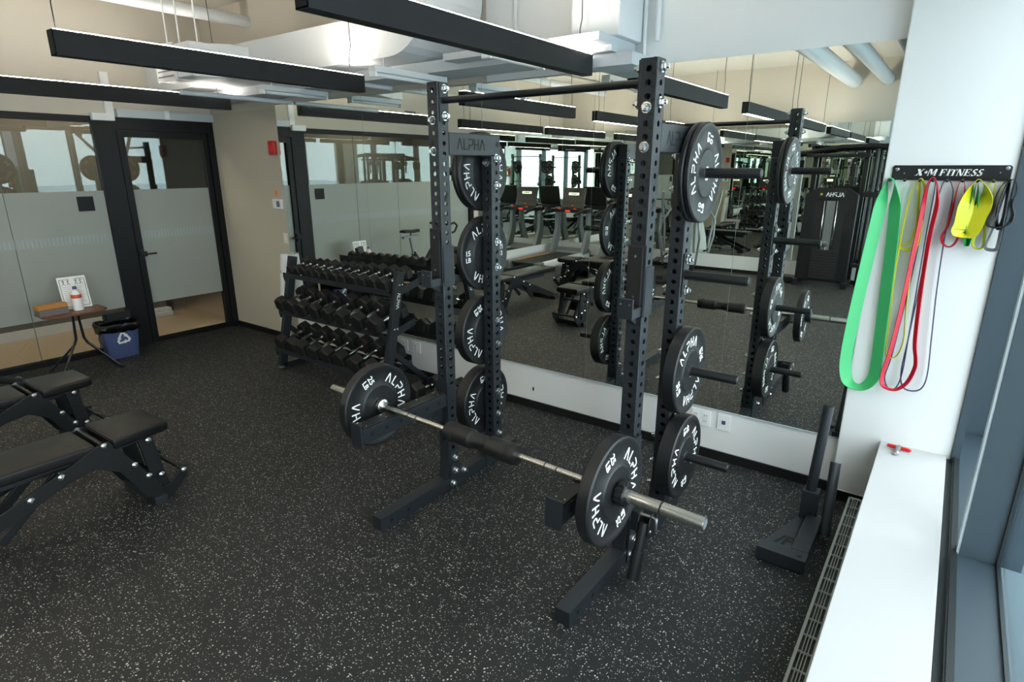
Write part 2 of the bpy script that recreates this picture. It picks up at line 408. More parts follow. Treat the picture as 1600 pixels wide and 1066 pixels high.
# hallway behind the glass
g = B(); box(g, -8.35, -8.25, -.80, 3.45, 0, 2.75); struct('wall_hall', g, 'hallwall')
g = B(); box(g, -9.7, XL - .10, 5.5, 5.6, 0, 2.9); box(g, -9.7, -9.6, 3.45, 5.5, 0, 2.9); box(g, -9.7, -8.35, 3.35, 3.45, 0, 2.9); box(g, XL - .2, XL - .10, WY + .1, 5.5, 0, 2.9); box(g, -9.3, XL - .10, -.80, -.72, 0, ZC); struct('wall_hall_end', g, 'hallwall')
g = B(); box(g, -9.6, XL - .1, -.72, 5.5, 2.75, 2.8); struct('ceiling_hall', g, 'darkgrid')
g = B(); box(g, -8.25, -8.23, -.72, 3.0, 0, .11); struct('baseboard_hall', g, 'outlet')
g = B(); box(g, -8.25, -8.13, 3.02, 3.46, .0, .10, .01); box(g, -8.12, -8.09, 3.02, 3.46, .0, .06, .01); tag(obj('hall_heater', g, 'outlet'), 'low white baseboard heater in the hallway seen through the glass door', 'heater')
light('hall_lamp', 'AREA', (-7.65, 2.6, 2.7), 13, (1, .80, .58), .6, (0, 0, 0), 1.2)
light('hall_lamp', 'AREA', (-7.65, .6, 2.7), 12, (1, .84, .64), .6, (0, 0, 0), 1.2)
# alcove + far wall
g = B(); box(g, XL - .12, XL, YB - .1, -.831, 0, ZC); struct('wall_left_far', g, 'upper')
g = B(); box(g, XL, XL + .012, YB + .02, -.84, 0, .06); struct('baseboard_left', g, 'rubber_trim')
g = B(); box(g, XL, XL + .003, YB + .02, -.84, .06, .30); struct('wall_left_far_lower', g, 'white')
g = B(); box(g, XA, .6, YB - .12, YB, 0, ZC); struct('wall_far', g, 'upper')
g = B(); box(g, XA, .1, YB, YB + .006, .06, .30); struct('wall_far_lower', g, 'white')
g = B(); box(g, XA, .1, YB, YB + .015, 0, .06); struct('baseboard_far', g, 'rubber_trim')
# mirrors
def mirror(x0, x1, y, z0, z1, label, sgn):
    g = B(); box(g, x0 + .0012, x1 - .0012, min(y, y - sgn * .006), max(y, y - sgn * .006), z0, z1)
    return tag(obj('wall_mirror', g, 'mirror'), label, 'mirror', 'mirror panels')
ms = [-5.66, -4.36, -3.0, -2.04, -1.05, -.332]
names = ['tall wall mirror panel nearest the beige wall end, behind the dumbbell rack', 'wall mirror panel showing the exercise bike, left of the squat rack', 'wall mirror panel behind the left uprights of the squat rack', 'wall mirror panel behind the middle of the squat rack', 'wall mirror panel beside the white column with the hanging bands']
for (a, b), nm in zip(zip(ms, ms[1:]), names): mirror(a, b, WY + .003, .35, 2.475, nm, 1)
fm = [XL + .01, -5.6, -4.3, -3.0, -1.7, -.4]
for k, (a, b) in enumerate(zip(fm, fm[1:])): mirror(a, b, YB + .001, .31, 2.55, 'far wall mirror panel, %s, seen in reflection' % ['beside the corner mirror behind the first treadmill', 'behind the second treadmill', 'behind the elliptical trainer', 'left of the cable machine', 'behind the cable machine'][k], -1)
for k, (a, b) in enumerate(((YB + .012, -2.4), (-2.4, -.98))):
    g = B(); box(g, XL + .0005, XL + .0065, a + .0012, b - .0012, .31, 2.55)
    tag(obj('wall_mirror', g, 'mirror'), 'side wall mirror panel past the glass partition, ' + ['next to the far corner beside the treadmill', 'next to the end of the partition'][k], 'mirror', 'mirror panels')
g = B(); box(g, -5.66, -.332, WY - .008, WY - .003, .343, .35); struct('trim_4', g, 'strip')

# window wall on the right
g = B(); box(g, -.127, .171, YB, 3.6155, 0, .42, .003); struct('wall_right_sill', g, mat('sill_laminate', 'b9baba', .55))
g = B(); box(g, .171, .198, YB, 3.6155, 0, .405); box(g, .198, .226, YB, 3.6155, 0, .425); box(g, .204, .21, YB, 3.6, .425, .43); struct('trim_5', g, 'mull2')
g = B(); box(g, .226, .36, YB, 4.02, 0, .42); struct('trim_6', g, 'mull')
mulls = [2.637, .885, -.867, -2.619]
for k, y in enumerate(mulls):
    g = B(); box(g, .232, .42, y, y + .065, .42, 3.0); o = struct('trim_%d' % (7 + k), g, 'mull')
    g = B(); box(g, .222, .232, y + .004, y + .061, .42, 3.0); obj('gasket', g, 'strip', o)
g = B(); box(g, .226, .42, YB, 4.02, 2.9, 3.0); struct('trim_11', g, 'mull')
ys = [YB, -2.619, -.867, .885, 2.637, 4.02]
for k, (a, b) in enumerate(zip(ys, ys[1:])):
    y0 = a + (.065 if k else 0)
    g = B(); box(g, .352, .358, y0, b, .42, 2.9); o = struct('window_%d' % (2 + k), g, 'winglass')
    g = B(); box(g, .345, .352, y0, y0 + .012, .42, 2.9); box(g, .345, .352, b - .012, b, .42, 2.9); box(g, .345, .352, y0, b, .42, .432); obj('window_frame', g, 'mull2', o)
g = B(); box(g, .2, .5, YB - .1, 4.1, 3.0, ZC); box(g, .2, .5, YB - .12, YB, 0, ZC); struct('wall_right_upper', g, 'white')
g = B(); box(g, .6, 3.2, -40, 40, -.6, -.5); struct('ground_outside', g, 'stone')
g = B(); box(g, 3.2, 80, -60, 60, -.62, -.52); struct('ground_outside_snow', g, 'snow')
# baseboard heater
t = thing('baseboard_heater', 'long grey slotted baseboard heater on the floor beside the white sill', 'heater', (-.17, 0, 0))
g = B(); box(g, -.033, .024, YB + .1, 3.29, .004, .185); obj('housing', g, 'mull2', t)
g = B(); box(g, -.038, -.028, YB + .1, 3.30, .19, .198); box(g, .018, .028, YB + .1, 3.30, .19, .198); box(g, -.038, .028, 3.285, 3.30, .19, .198); box(g, -.039, -.036, YB + .1, 3.30, 0, .197)
y = 3.19
while y > YB + .1: box(g, -.03, .02, y, y + .006, .19, .197); y -= .098
for x in (-.0165, -.006, .0045): box(g, x - .0018, x + .0018, YB + .1, 3.29, .19, .196)
obj('grille', g, 'greyplate', t)

# ducts, soffit
g = B(); prism(g, [(XL + .005, 2.60), (-3.32, 2.60)] + [(-3.32 + .39 * math.sin(R(a)), 2.99 - .39 * math.cos(R(a))) for a in range(10, 91, 10)] + [(-2.93, ZC), (-3.62, ZC), (-3.62, 2.88), (XL + .005, 2.88)], 3.07, 3.62, 'Y')
for p in g.faces: pass
struct('trim_12', g, 'duct')
g = B(); box(g, XL + .005, -1.76, 3.35, WY - .001, 2.52, 2.598); struct('trim_13', g, 'slab')
g = B(); box(g, -2.93, -1.76, 3.20, 3.349, 2.555, 2.598); box(g, -1.95, -1.66, 3.42, WY - .001, 2.45, 2.519); struct('trim_14', g, 'slab')
g = B(); box(g, -2.04, -1.72, 3.36, WY - .001, 2.60, ZC, .01); struct('trim_15', g, 'duct')
g = B(); box(g, -2.95, -2.35, 1.0, 3.05, 3.02, 3.30, .02); struct('trim_16', g, 'duct')
def pipe(pts, r, m, label, cat='pipe', name='pipe', n=12):
    g = B(); tube(g, pts, r, n); return tag(obj(name, g, m), label, cat)
pipe([(-5.98, YB + .01, 3.25), (-5.98, WY - .002, 3.25)], .055, 'duct', 'cream ceiling pipe running to the wall above the duct, upper left')
pipe([(-1.62, -3.78, 3.15), (-1.62, .9, 3.15)], .105, 'duct', 'fat white ceiling pipe seen in the mirror, the left one of two')
pipe([(-1.17, -3.78, 3.15), (-1.17, .9, 3.15)], .085, 'duct', 'fat white ceiling pipe seen in the mirror, nearer the windows')
pipe([(-.62, -3.78, 3.12), (-.62, 1.2, 3.12)], .16, 'galv', 'galvanised round duct seen in the mirror beside the column')
pipe([(-1.70, 3.66, 2.47), (-1.70, 3.66, 3.44)], .012, 'duct', 'thin white vertical pipe on the wall above the mirror, left one')
pipe([(-1.62, 3.66, 2.60), (-1.62, 3.66, 3.44)], .016, 'duct', 'thin white vertical pipe on the wall above the mirror, right one')
pipe([(-2.66, 3.65, 2.60), (-2.66, 3.65, 3.44)], .016, 'duct', 'white vertical pipe beside the curved duct elbow')
pipe([(-5.35, 2.62, 2.47), (-5.35, 3.67, 2.47)], .02, 'duct', 'pale blue-white conduit under the soffit at the left')
pipe([(-3.95, 2.6, 2.50), (-3.95, 3.67, 2.50)], .018, 'duct', 'pale conduit under the soffit behind the middle light bar')
pipe([(-2.97, 1.0, 3.0), (-2.97, 2.0, 2.99), (-2.98, 3.06, 2.99)], .012, 'dark', 'black cable run along the lower edge of the ceiling duct', 'cable', 'cable_run', 6)
pipe([(-2.99, 1.0, 3.02), (-2.99, 1.2, 3.03), (-3.0, 2.4, 3.0), (-2.99, 3.06, 3.02)], .008, 'dark', 'thin black cable above the thicker one on the ceiling duct', 'cable', 'cable_run', 6)
for nm, (x, y0, y1) in {'left': (-4.67, 2.93, 3.56), 'middle': (-3.22, 2.83, 3.52), 'right': (-2.19, 2.73, 3.27)}.items():
    t = thing('batten_light', 'unlit white tube batten under the grey soffit, the %s one' % nm, 'light', (x, 0, 2.45), 0, 'unlit battens under the soffit')
    g = B(); box(g, -.035, .035, y0, y1, .02, .06, .006); obj('housing', g, 'duct', t)
    g = B(); tube(g, [(0, y0 + .02, .008), (0, y1 - .02, .008)], .014, 10); obj('tube', g, 'bottle', t)
    g = B(); box(g, -.03, .03, y0, y0 + .02, -.01, .03, .003); box(g, -.03, .03, y1 - .02, y1, -.01, .03, .003); split_obj('end_cap', g, 'outlet', t)
    g = B(); tube(g, [(0, y0 + .1, .05), (0, y0 + .1, .149)], .003, 6); tube(g, [(0, y1 - .1, .05), (0, y1 - .1, .07)], .003, 6); split_obj('hanger', g, 'outlet', t)
# short duct branch with a register, in front of the long duct
t = thing('air_diffuser', 'white duct branch with a grille end in front of the long duct, upper left', 'diffuser', (-5.40, 2.60, 2.565))
g = B(); prism(g, [(-.03, 0), (.12, -.0), (.30, .02), (.469, .02), (.469, .27), (.30, .27), (.12, .25), (-.03, .25)], -.13, .40, 'X', .004); obj('housing', g, 'duct', t)
g = B(); box(g, -.16, .16, -.045, -.031, -.015, .265, .003); box(g, -.15, .17, -.04, .10, -.01, -.003); rg = obj('register_frame', g, 'duct', t)
for k in range(6):
    g = B(); box(g, -.13, .13, -.05, -.0455, .015 + k * .04, .025 + k * .04); obj('louvre', g, 'darkgrid', rg)
for x in (-.1, .1, .38):
    g = B(); tube(g, [(x, .05, .251), (x, .05, ZC - 2.567)], .006, 6); obj('hanger_rod', g, 'outlet', t)

# suspended light bars: rows along Y, three columns
def fixture(x, y0, y1, mode, label):
    t = thing('pendant_light', label, 'light', (x, 0, 2.40), 0, 'suspended black light bars')
    g = B(); w = .035; box(g, -w, -w + .003, y0, y1, 0, .115); box(g, w - .003, w, y0, y1, 0, .115); box(g, -w, w, y0, y0 + .003, 0, .115); box(g, -w, w, y1 - .003, y1, 0, .115)
    if mode == 'up': box(g, -w + .003, w - .003, y0, y1, .001, .006)
    else: box(g, -w + .003, w - .003, y0, y1, .108, .112)
    obj('housing', g, 'fixture', t)
    g = B()
    if mode == 'up': box(g, -w + .004, w - .004, y0 + .01, y1 - .01, .110, .119)
    else: box(g, -w + .004, w - .004, y0 + .01, y1 - .01, .001, .006)
    obj('led_strip', g, 'led' if mode == 'up' else 'ledlow', t)
    g = B()
    for y in (y0 + .03, y1 - .10): tube(g, [(0, y, .114), (.0, y, .24), (0, y + .02, .30), (0, y, ZC - 2.402)], .003, 6)
    split_obj('suspension_wire', g, 'dark', t)
colnm = {-1.93: 'nearest the windows', -3.68: 'in the middle column', -5.82: 'nearest the glass partition'}
for x, off in ((-1.93, (1.40, 3.38)), (-3.68, (1.22, 3.13)), (-5.82, (1.05, 3.30))):
    fixture(x, off[0], off[1], 'up', 'black suspended light bar by the mirror wall, lit on top, ' + colnm[x])
    fixture(x, -1.35, .72, 'down', 'black suspended light bar with glowing underside, seen in the mirror, ' + colnm[x])
    fixture(x, -3.55, -1.50, 'up', 'black suspended light bar at the far wall, seen in the mirror, ' + colnm[x])

# wall fittings on the beige end piece
g = B(); box(g, -5.80, -5.70, 3.645, WY, 1.99, 2.13, .012); t = tag(obj('fire_alarm', g, 'red'), 'red fire alarm box on the beige wall beside the mirror', 'alarm')
g = B(); box(g, -5.78, -5.72, 3.64, 3.6445, 2.03, 2.09, .0); obj('alarm_lens', g, 'redgloss', t)
g = B(); box(g, -5.83, -5.77, WY - .004, WY, 1.575, 1.645); t = tag(obj('warning_sticker', g, 'tagorange'), 'small orange warning sticker above the thermostat', 'sticker')
g = B(); box(g, -5.805, -5.795, WY - .0055, WY - .0042, 1.60, 1.63); box(g, -5.805, -5.795, WY - .0055, WY - .0042, 1.585, 1.593); obj('mark', g, 'red', t)
g = B(); box(g, -5.86, -5.70, WY - .025, WY, 1.45, 1.55, .006); t = tag(obj('thermostat', g, 'outlet'), 'white thermostat on the beige wall under the orange sticker', 'thermostat')
g = B(); box(g, -5.78, -5.73, WY - .028, WY - .0252, 1.47, 1.53); obj('display', g, 'outdark', t)
g = B(); box(g, -5.75, -5.68, WY - .008, WY, 1.09, 1.20, .002); t = tag(obj('light_switch', g, 'wall'), 'beige light switch plate on the wall near the mirror edge', 'switch')
g = B(); box(g, -5.725, -5.705, WY - .012, WY - .0082, 1.12, 1.17); obj('rocker', g, 'white', t)
def outlet(x0, x1, z0, z1, label, kind):
    g = B(); box(g, x0, x1, WY - .004, WY + .003, z0, z1, .002); o = tag(obj('wall_outlet', g, 'outlet'), label, 'outlet')
    n = 2 if kind == 2 else 1; w = (x1 - x0) / n
    for k in range(n):
        cx = x0 + w * (k + .5)
        if kind == 3: g = B(); box(g, cx - .012, cx + .012, WY - .0065, WY - .0042, (z0 + z1) / 2 - .012, (z0 + z1) / 2 + .014); obj('socket', g, 'blue', o)
        else:
            g = B(); box(g, cx - .017, cx + .017, WY - .0065, WY - .0042, z0 + .02, z1 - .02); s = obj('socket', g, 'white', o); g = B()
            for zz in ((z0 + z1) / 2 - .02, (z0 + z1) / 2 + .02):
                box(g, cx - .008, cx - .005, WY - .0078, WY - .0066, zz - .005, zz + .006); box(g, cx + .005, cx + .008, WY - .0078, WY - .0066, zz - .005, zz + .006)
            split_obj('slot', g, 'outdark', s)
outlet(-1.215, -1.085, .215, .325, 'white double power outlet low on the wall right of the squat rack', 2)
outlet(-1.04, -.955, .215, .325, 'white data outlet with blue jack low on the wall right of the double outlet', 3)
outlet(-4.02, -3.93, .22, .32, 'white wall plate left of its twin under the mirror by the dumbbell rack', 1)
outlet(-3.88, -3.77, .22, .32, 'white wall plate right of its twin under the mirror by the dumbbell rack', 1)
g = B(); box(g, -2.515, -2.503, WY + .001, WY + .0036, .145, .175); tag(obj('wall_mark', g, 'dark'), 'small black scuff mark on the white wall behind the squat rack', 'mark')
# ================================================================== SQUAT RACK
XC = (-2.230, -1.064); YF = 2.383; YBK = 2.817; HW = .038
def perforated(bm, x, y, z0, z1, zoff=0.0, inv=True):
    """square steel post with chamfered corners and rows of round holes on all four faces"""
    pitch = .0508; a = .034; n = int((z1 - z0 - .01) // pitch); zs = z0 + (z1 - z0 - n * pitch) / 2
    fr_ = [((0, -1), (1, 0)), ((1, 0), (0, 1)), ((0, 1), (-1, 0)), ((-1, 0), (0, -1))]
    for nrm, tg in fr_:
        def P(u, z, d=HW): return bm.verts.new((x + nrm[0] * d + tg[0] * u, y + nrm[1] * d + tg[1] * u, z))
        for zz0, zz1 in ((z0, zs), (zs + n * pitch, z1)):
            if zz1 - zz0 > 1e-4: bm.faces.new([P(-a, zz0), P(a, zz0), P(a, zz1), P(-a, zz1)])
        for i in range(n):
            cz = zs + (i + .5) * pitch; h = pitch / 2
            per = []
            for (u0, v0), (u1, v1) in (((a, -h), (a, h)), ((a, h), (-a, h)), ((-a, h), (-a, -h)), ((-a, -h), (a, -h))):
                for k in range(4): per.append((u0 + (u1 - u0) * k / 4, v0 + (v1 - v0) * k / 4))
            out = [P(u, cz + v) for u, v in per]; r = .0125
            ang = [math.atan2(v, u) for u, v in per]
            rim = [P(r * math.cos(t), cz + r * math.sin(t)) for t in ang]
            inn = [P(r * math.cos(t), cz + r * math.sin(t), HW - .006) for t in ang]
            for k in range(16):
                j = (k + 1) % 16
                bm.faces.new([out[k], out[j], rim[j], rim[k]]); bm.faces.new([rim[k], rim[j], inn[j], inn[k]])
    for sx_, sy_ in ((1, -1), (1, 1), (-1, 1), (-1, -1)):
        p = [(x + sx_ * a, y + sy_ * HW), (x + sx_ * HW, y + sy_ * a)]
        if sx_ * sy_ < 0: pass
        bm.faces.new([bm.verts.new((p[0][0], p[0][1], z0)), bm.verts.new((p[1][0], p[1][1], z0)), bm.verts.new((p[1][0], p[1][1], z1)), bm.verts.new((p[0][0], p[0][1], z1))])
    oc = [(a, -HW), (HW, -a), (HW, a), (a, HW), (-a, HW), (-HW, a), (-HW, -a), (-a, -HW)]
    bm.faces.new([bm.verts.new((x + u, y + v, z1 + .0005)) for u, v in oc])
    bmesh.ops.remove_doubles(bm, verts=bm.verts[:], dist=.0002)
rack = thing('squat_rack', 'black perforated steel squat rack with tall front posts in the middle of the floor', 'rack', (-1.647, 2.5, 0))
def rel(bm):
    bmesh.ops.translate(bm, vec=(1.647, -2.5, 0), verts=bm.verts[:]); return bm
def rp(name, bm, m, label=None): return obj(name, rel(bm), m, rack, label=label)
for i, x in enumerate(XC):
    g = B(); perforated(g, x, YF, .076, 2.286); o = rp('front_upright', g, 'steel')
    g = B()
    for k in range(4, 44):
        zz = .10 + (k - .5) * .0508 + .022
        v_, f_ = text_polys(str(k), .016, .0006)
        put_flat(g, v_, f_, lambda u, v, w, zz=zz: (x + .022 + u, YF - HW - .0002 - w, zz + v), .0006)
    obj('hole_number', rel(g), 'blackink', o)
    g = B(); perforated(g, x, YBK, .076, 1.935); rp('rear_upright', g, 'steel')
    # header plate across the top of the rear upright
    g = B(); box(g, x - HW, x + HW, YF + HW + .001, YBK + HW, 1.937, 2.05, .003); o = rp('header_beam', g, 'steel')
    g = B(); v_, f_, w_ = strokes_word('ALPHA', .052, .008)
    put_flat(g, v_, f_, lambda u, v, w: (x + HW + .0002 + w, 2.60 + u, 1.968 + v), .0008)
    put_flat(g, v_, f_, lambda u, v, w: (x - HW - .0002 - w, 2.60 - u, 1.968 + v), .0008)
    split_obj('header_lettering', rel(g), 'blackink', o)
    g = B()
    for yy in (2.83,):
        lathe(g, [(.0135, 0), (.0135, .0006)], (x + HW + .0002, yy, 2.0), 'X', 16)
    split_obj('bolt_hole', rel(g), 'blackink', o)
    # floor beam
    g = B(); box(g, x - HW, x + HW, 1.80, 3.02, 0, .075, .003); o = rp('foot_beam', g, 'steel')
    g = B()
    for yy in (1.87, 2.0): lathe(g, [(.011, 0), (.011, .0006)], (x + HW + .0002, yy, .037), 'X', 14)
    split_obj('bolt_hole', rel(g), 'blackink', o)
    # gussets: outer and inner triangular plates at both posts
    for yc in (YF, YBK):
        for sd in (1, -1):
            g = B(); xx = x + sd * (HW + .0035)
            poly = [(yc - .045, .003), (yc + .13, .003), (yc + .13, .07), (yc + .05, .13), (yc + .028, .235), (yc - .032, .235)] if yc == YF else [(yc + .045, .003), (yc - .13, .003), (yc - .13, .07), (yc - .05, .13), (yc - .028, .235), (yc + .032, .235)]
            prism(g, poly, xx - .0032, xx + .0032, 'X', .0008); rp('gusset_plate', g, 'steel')
    g = B(); prism(g, [(YF - .0385, .077), (YF - .0385, .32), (YF - .06, .077)], x - .03, x + .03, 'X'); rp('front_brace', g, 'steel')
    g = B(); v_, f_ = text_polys('/F', .05, .001, .2); put_flat(g, v_, f_, lambda u, v, w: (x + HW + .0002 + w, YF + u * .8, 1.72 + v), .0006); rp('post_mark', g, 'blackink')
# pull-up bar with end plates
g = B(); tube(g, [(XC[0] + HW, YF, 2.20), (XC[1] - HW, YF, 2.20)], .0165, 16); o = rp('pull_up_bar', g, 'steel2')
for x, sd in ((XC[0], 1), (XC[1], -1)):
    g = B(); box(g, x + sd * HW + (0 if sd > 0 else -.008), x + sd * HW + (.008 if sd > 0 else 0), YF - .032, YF + .032, 2.10, 2.283, .002)
    obj('bar_end_plate', rel(g), 'steel', rack)
# bolts
g = B(); lathe(g, [(.022, 0), (.022, .004), (.0125, .0042), (.0125, .005)], n=18); lathe(g, [(.0160, .005), (.0170, .008), (.0170, .017), (.013, .021)], n=6, smooth=False); lathe(g, [(.009, .021), (.009, .030)], n=10)
bolt0 = obj('bolt', g, 'zinc', rack); first = [True]
def bolt(x, y, z, d):
    rot = {'+x': (0, R(90), 0), '-x': (0, R(-90), 0), '-y': (R(90), 0, 0), '+y': (R(-90), 0, 0)}[d]
    loc = (x + 1.647, y - 2.5, z)
    if first[0]: bolt0.location = loc; bolt0.rotation_euler = rot; first[0] = False
    else: inst(bolt0, loc=loc, rot=rot)
for i, x in enumerate(XC):
    inner = '+x' if i == 0 else '-x'; outer = '-x' if i == 0 else '+x'; so = -1 if i == 0 else 1
    for z in (2.255, 2.125): bolt(x - so * (HW + .008), YF, z, inner); bolt(x + so * (HW), YF, z, outer)
    for z in (2.105, 1.955): bolt(x, YF - HW, z, '-y')
    bolt(x, YBK - HW, 1.90, '-y')
    for zc in (1.85, 1.37, .885, .41):
        for dz in (-.076, .076):
            if i == 0: bolt(x + HW, YBK, zc + dz, '+x')
            else: bolt(x + HW + .008, YBK, zc + dz, '+x'); bolt(x - HW, YBK, zc + dz, '-x')
    sgn = 1
    for y, z in ((YF, .20), (YF, .115), (YF + .075, .085), (YF - .025, .04)): bolt(x + HW + .0067, y, z, '+x'); 
    for y, z in ((YBK, .20), (YBK - .07, .085)): bolt(x + HW + .0067, y, z, '+x'); bolt(x - HW - .0067, y, z, '-x')
# storage pegs
for i, x in enumerate(XC):
    so = -1 if i == 0 else 1
    for zc in (1.85, 1.37, .885, .41):
        g = B(); xs = x + so * HW
        box(g, min(xs, xs + so * .008), max(xs, xs + so * .008), YBK - .035, YBK + .035, zc - .105, zc + .105, .001)
        tube(g, [(xs + so * .008, YBK, zc), (xs + so * .30, YBK, zc), (xs + so * .308, YBK, zc), (xs + so * .312, YBK, zc)], [.0235, .0235, .021, .015], 20)
        rp('storage_peg', g, 'steel2')
# ------------------------------------------------------------------ bumper plates
def make_plate(lb, thick, rot):
    """axis X, front face at x=+thick/2"""
    r = .225; h = thick / 2
    root = thing('bumper_plate', '', 'weight plate')
    g = B(); e = .006
    lathe(g, [(.026, -h), (.105, -h), (.109, -h + .004), (.112, -h + .006), (.195, -h + .006), (.204, -h), (r - e, -h), (r, -h + e), (r, h - e), (r - e, h), (.204, h), (.195, h - .006), (.112, h - .006), (.109, h - .004), (.105, h), (.026, h)], n=64, axis='X')
    obj('disc', g, 'plate', root)
    g = B(); lathe(g, [(.0255, -h - .001), (.032, -h - .0015), (.032, h + .0015), (.0255, h + .001)], n=32, axis='X'); obj('steel_hub', g, 'zinc', root)
    lt = B(); av, af, aw = strokes_word('ALPHA', .045, .0062, .46); S = 1.0
    n1, nf1 = text_polys(str(lb), .044, .0007); n2, nf2 = text_polys('LB', .040, .0007)
    for side in (1, -1):
        def face(y, z, w): return (side * (h - .006 + .0002 + w), side * y, z)
        for c0 in (0, PI):
            def arc(u, v, w, c0=c0):
                rad = .134 + v; t = c0 + rot - u * 1.03 / .157
                return face(rad * math.cos(t), rad * math.sin(t), w)
            put_flat(lt, av, af, arc, .0018)
            cc = c0 + rot + PI / 2
            for pv, pf, off in ((n1, nf1, .019), (n2, nf2, -.021)):
                def num(u, v, w, off=off, cc=cc):
                    rr = .157 - u * 1.1; tt = (v + off)
                    ct, st = math.cos(cc), math.sin(cc)
                    # reading outward, top towards clockwise tangent
                    return face(rr * ct + tt * st, rr * st - tt * ct, w)
                put_flat(lt, pv, pf, num, .0018)
    split_obj('raised_lettering', lt, 'ink', root, .02)
    return root
def plate(lb, thick, x, y, z, rot, label, group=None, src=[]):
    p = make_plate(lb, thick, rot); p.location = (x, y, z); p['label'] = label
    if group: p['group'] = group
    return p
xs0 = XC[0] - HW - .009; xs1 = XC[1] + HW + .009
G = 'bumper plates stored on the rack pegs'
plate(10, .030, xs0 - .016, YBK, 1.85 - .0015, R(25), 'ten pound bumper plate on the top left peg of the squat rack', G)
plate(10, .030, xs0 - .048, YBK, 1.85 - .0015, R(60), 'ten pound bumper plate behind its twin on the top left peg of the squat rack', G)
plate(15, .040, xs0 - .021, YBK, 1.37 - .0015, R(92), 'fifteen pound bumper plate on the second left peg of the squat rack', G)
plate(35, .070, xs0 - .036, YBK, .885 - .0015, R(208), 'thirty-five pound bumper plate on the third left peg of the squat rack', G)
plate(45, .085, xs0 - .0435, YBK, .41 - .0015, R(10), 'forty-five pound bumper plate on the lowest left peg of the squat rack', G)
plate(10, .026, xs1 + .014, YBK, 1.85 - .0015, R(50), 'ten pound bumper plate half hidden behind another on the top right peg', G)
plate(10, .026, xs1 + .043, YBK, 1.85 - .0015, R(-8), 'outer ten pound bumper plate on the top right peg of the squat rack', G)
plate(35, .066, xs1 + .034, YBK, .885 - .0015, R(-70), 'thirty-five pound bumper plate on the third right peg of the squat rack', G)
plate(45, .080, xs1 + .041, YBK, .41 - .0015, R(6), 'forty-five pound bumper plate on the lowest right peg of the squat rack', G)
# ------------------------------------------------------------------ j-cups
def jcup(x, label):
    t = thing('j_cup', label, 'rack hook', (x, YF, 1.30))
    g = B(); box(g, .0385, .044, -.045, .045, -.05, .165); box(g, -.04, .044, -.051, -.0385, -.05, .26); obj('bracket', g, 'steel', t)
    g = B(); box(g, -.033, .033, -.060, -.0515, 0, .255, .002); pl = obj('wear_plate', g, 'pad', t)
    g = B()
    for z in (.04, .215): lathe(g, [(.006, 0), (.006, .0012)], (0, -.0612, z), 'Y', 12)
    split_obj('screw', g, 'zinc', pl)
    g = B(); box(g, -.036, .036, -.125, -.0385, -.045, -.002, .003); box(g, -.036, .036, -.135, -.125, -.045, .045, .003); prism(g, [(-.0385, -.09), (-.0385, -.045), (-.11, -.045)], -.012, .012, 'X'); obj('hook', g, 'steel', t)
    g = B(); 
    for x_ in (-.02, .02): lathe(g, [(.004, 0), (.004, .001)], (x_, -.1361, .02), 'Y', 10)
    split_obj('screw', g, 'zinc', t)
jcup(XC[0], 'black bar hook clamped to the left front post of the squat rack')
jcup(XC[1], 'black bar hook clamped to the right front post of the squat rack')
# ------------------------------------------------------------------ spotter arms
def spotter(x, label):
    t = thing('spotter_arm', label, 'safety arm', (x, YF, .63))
    g = B(); box(g, -HW, HW, -.66, -.046, -.085, -.010, .003); obj('arm_beam', g, 'steel', t)
    g = B(); box(g, -HW + .004, HW - .004, -.65, -.055, -.0095, .001, .002); w = obj('wear_strip', g, 'pad', t)
    g = B()
    for k in range(5):
        for x_ in (-.02, .02): lathe(g, [(.004, 0), (.004, .0012)], (x_, -.62 + k * .13, .0012), 'Z', 10)
    split_obj('screw', g, 'zinc', w)
    g = B(); box(g, -HW, HW, -.672, -.661, -.11, .020, .003); obj('end_stop', g, 'steel', t)
    g = B()
    for k in range(6): lathe(g, [(.012, 0), (.012, .0006)], (HW + .0002, -.60 + k * .098, -.047), 'X', 16); lathe(g, [(.012, 0), (.012, .0006)], (-HW - .0008, -.60 + k * .098, -.047), 'X', 16)
    split_obj('bolt_hole', g, 'blackink', t)
    g = B(); prism(g, [(-.045, -.086), (-.24, -.086), (-.20, -.12), (-.045, -.19)], -.004, .004, 'X'); obj('gusset', g, 'steel', t)
    g = B(); v_, f_ = text_polys('/A', .06, .001); put_flat(g, v_, f_, lambda u, v, w: (.0042 + w, -.11 + u, -.122 + v), .0006); obj('gusset_mark', g, 'blackink', t)
    g = B(); box(g, -.045, .045, -.0455, -.0388, -.20, .06, .002); box(g, HW + .0005, HW + .0065, -.0388, .03, -.06, .04, .001); box(g, -HW - .0065, -HW - .0005, -.0388, .03, -.06, .04, .001); obj('mount_bracket', g, 'steel', t)
spotter(XC[0], 'black safety arm on the left side of the squat rack carrying the barbell')
spotter(XC[1], 'black safety arm on the right side of the squat rack, half hidden by a plate')
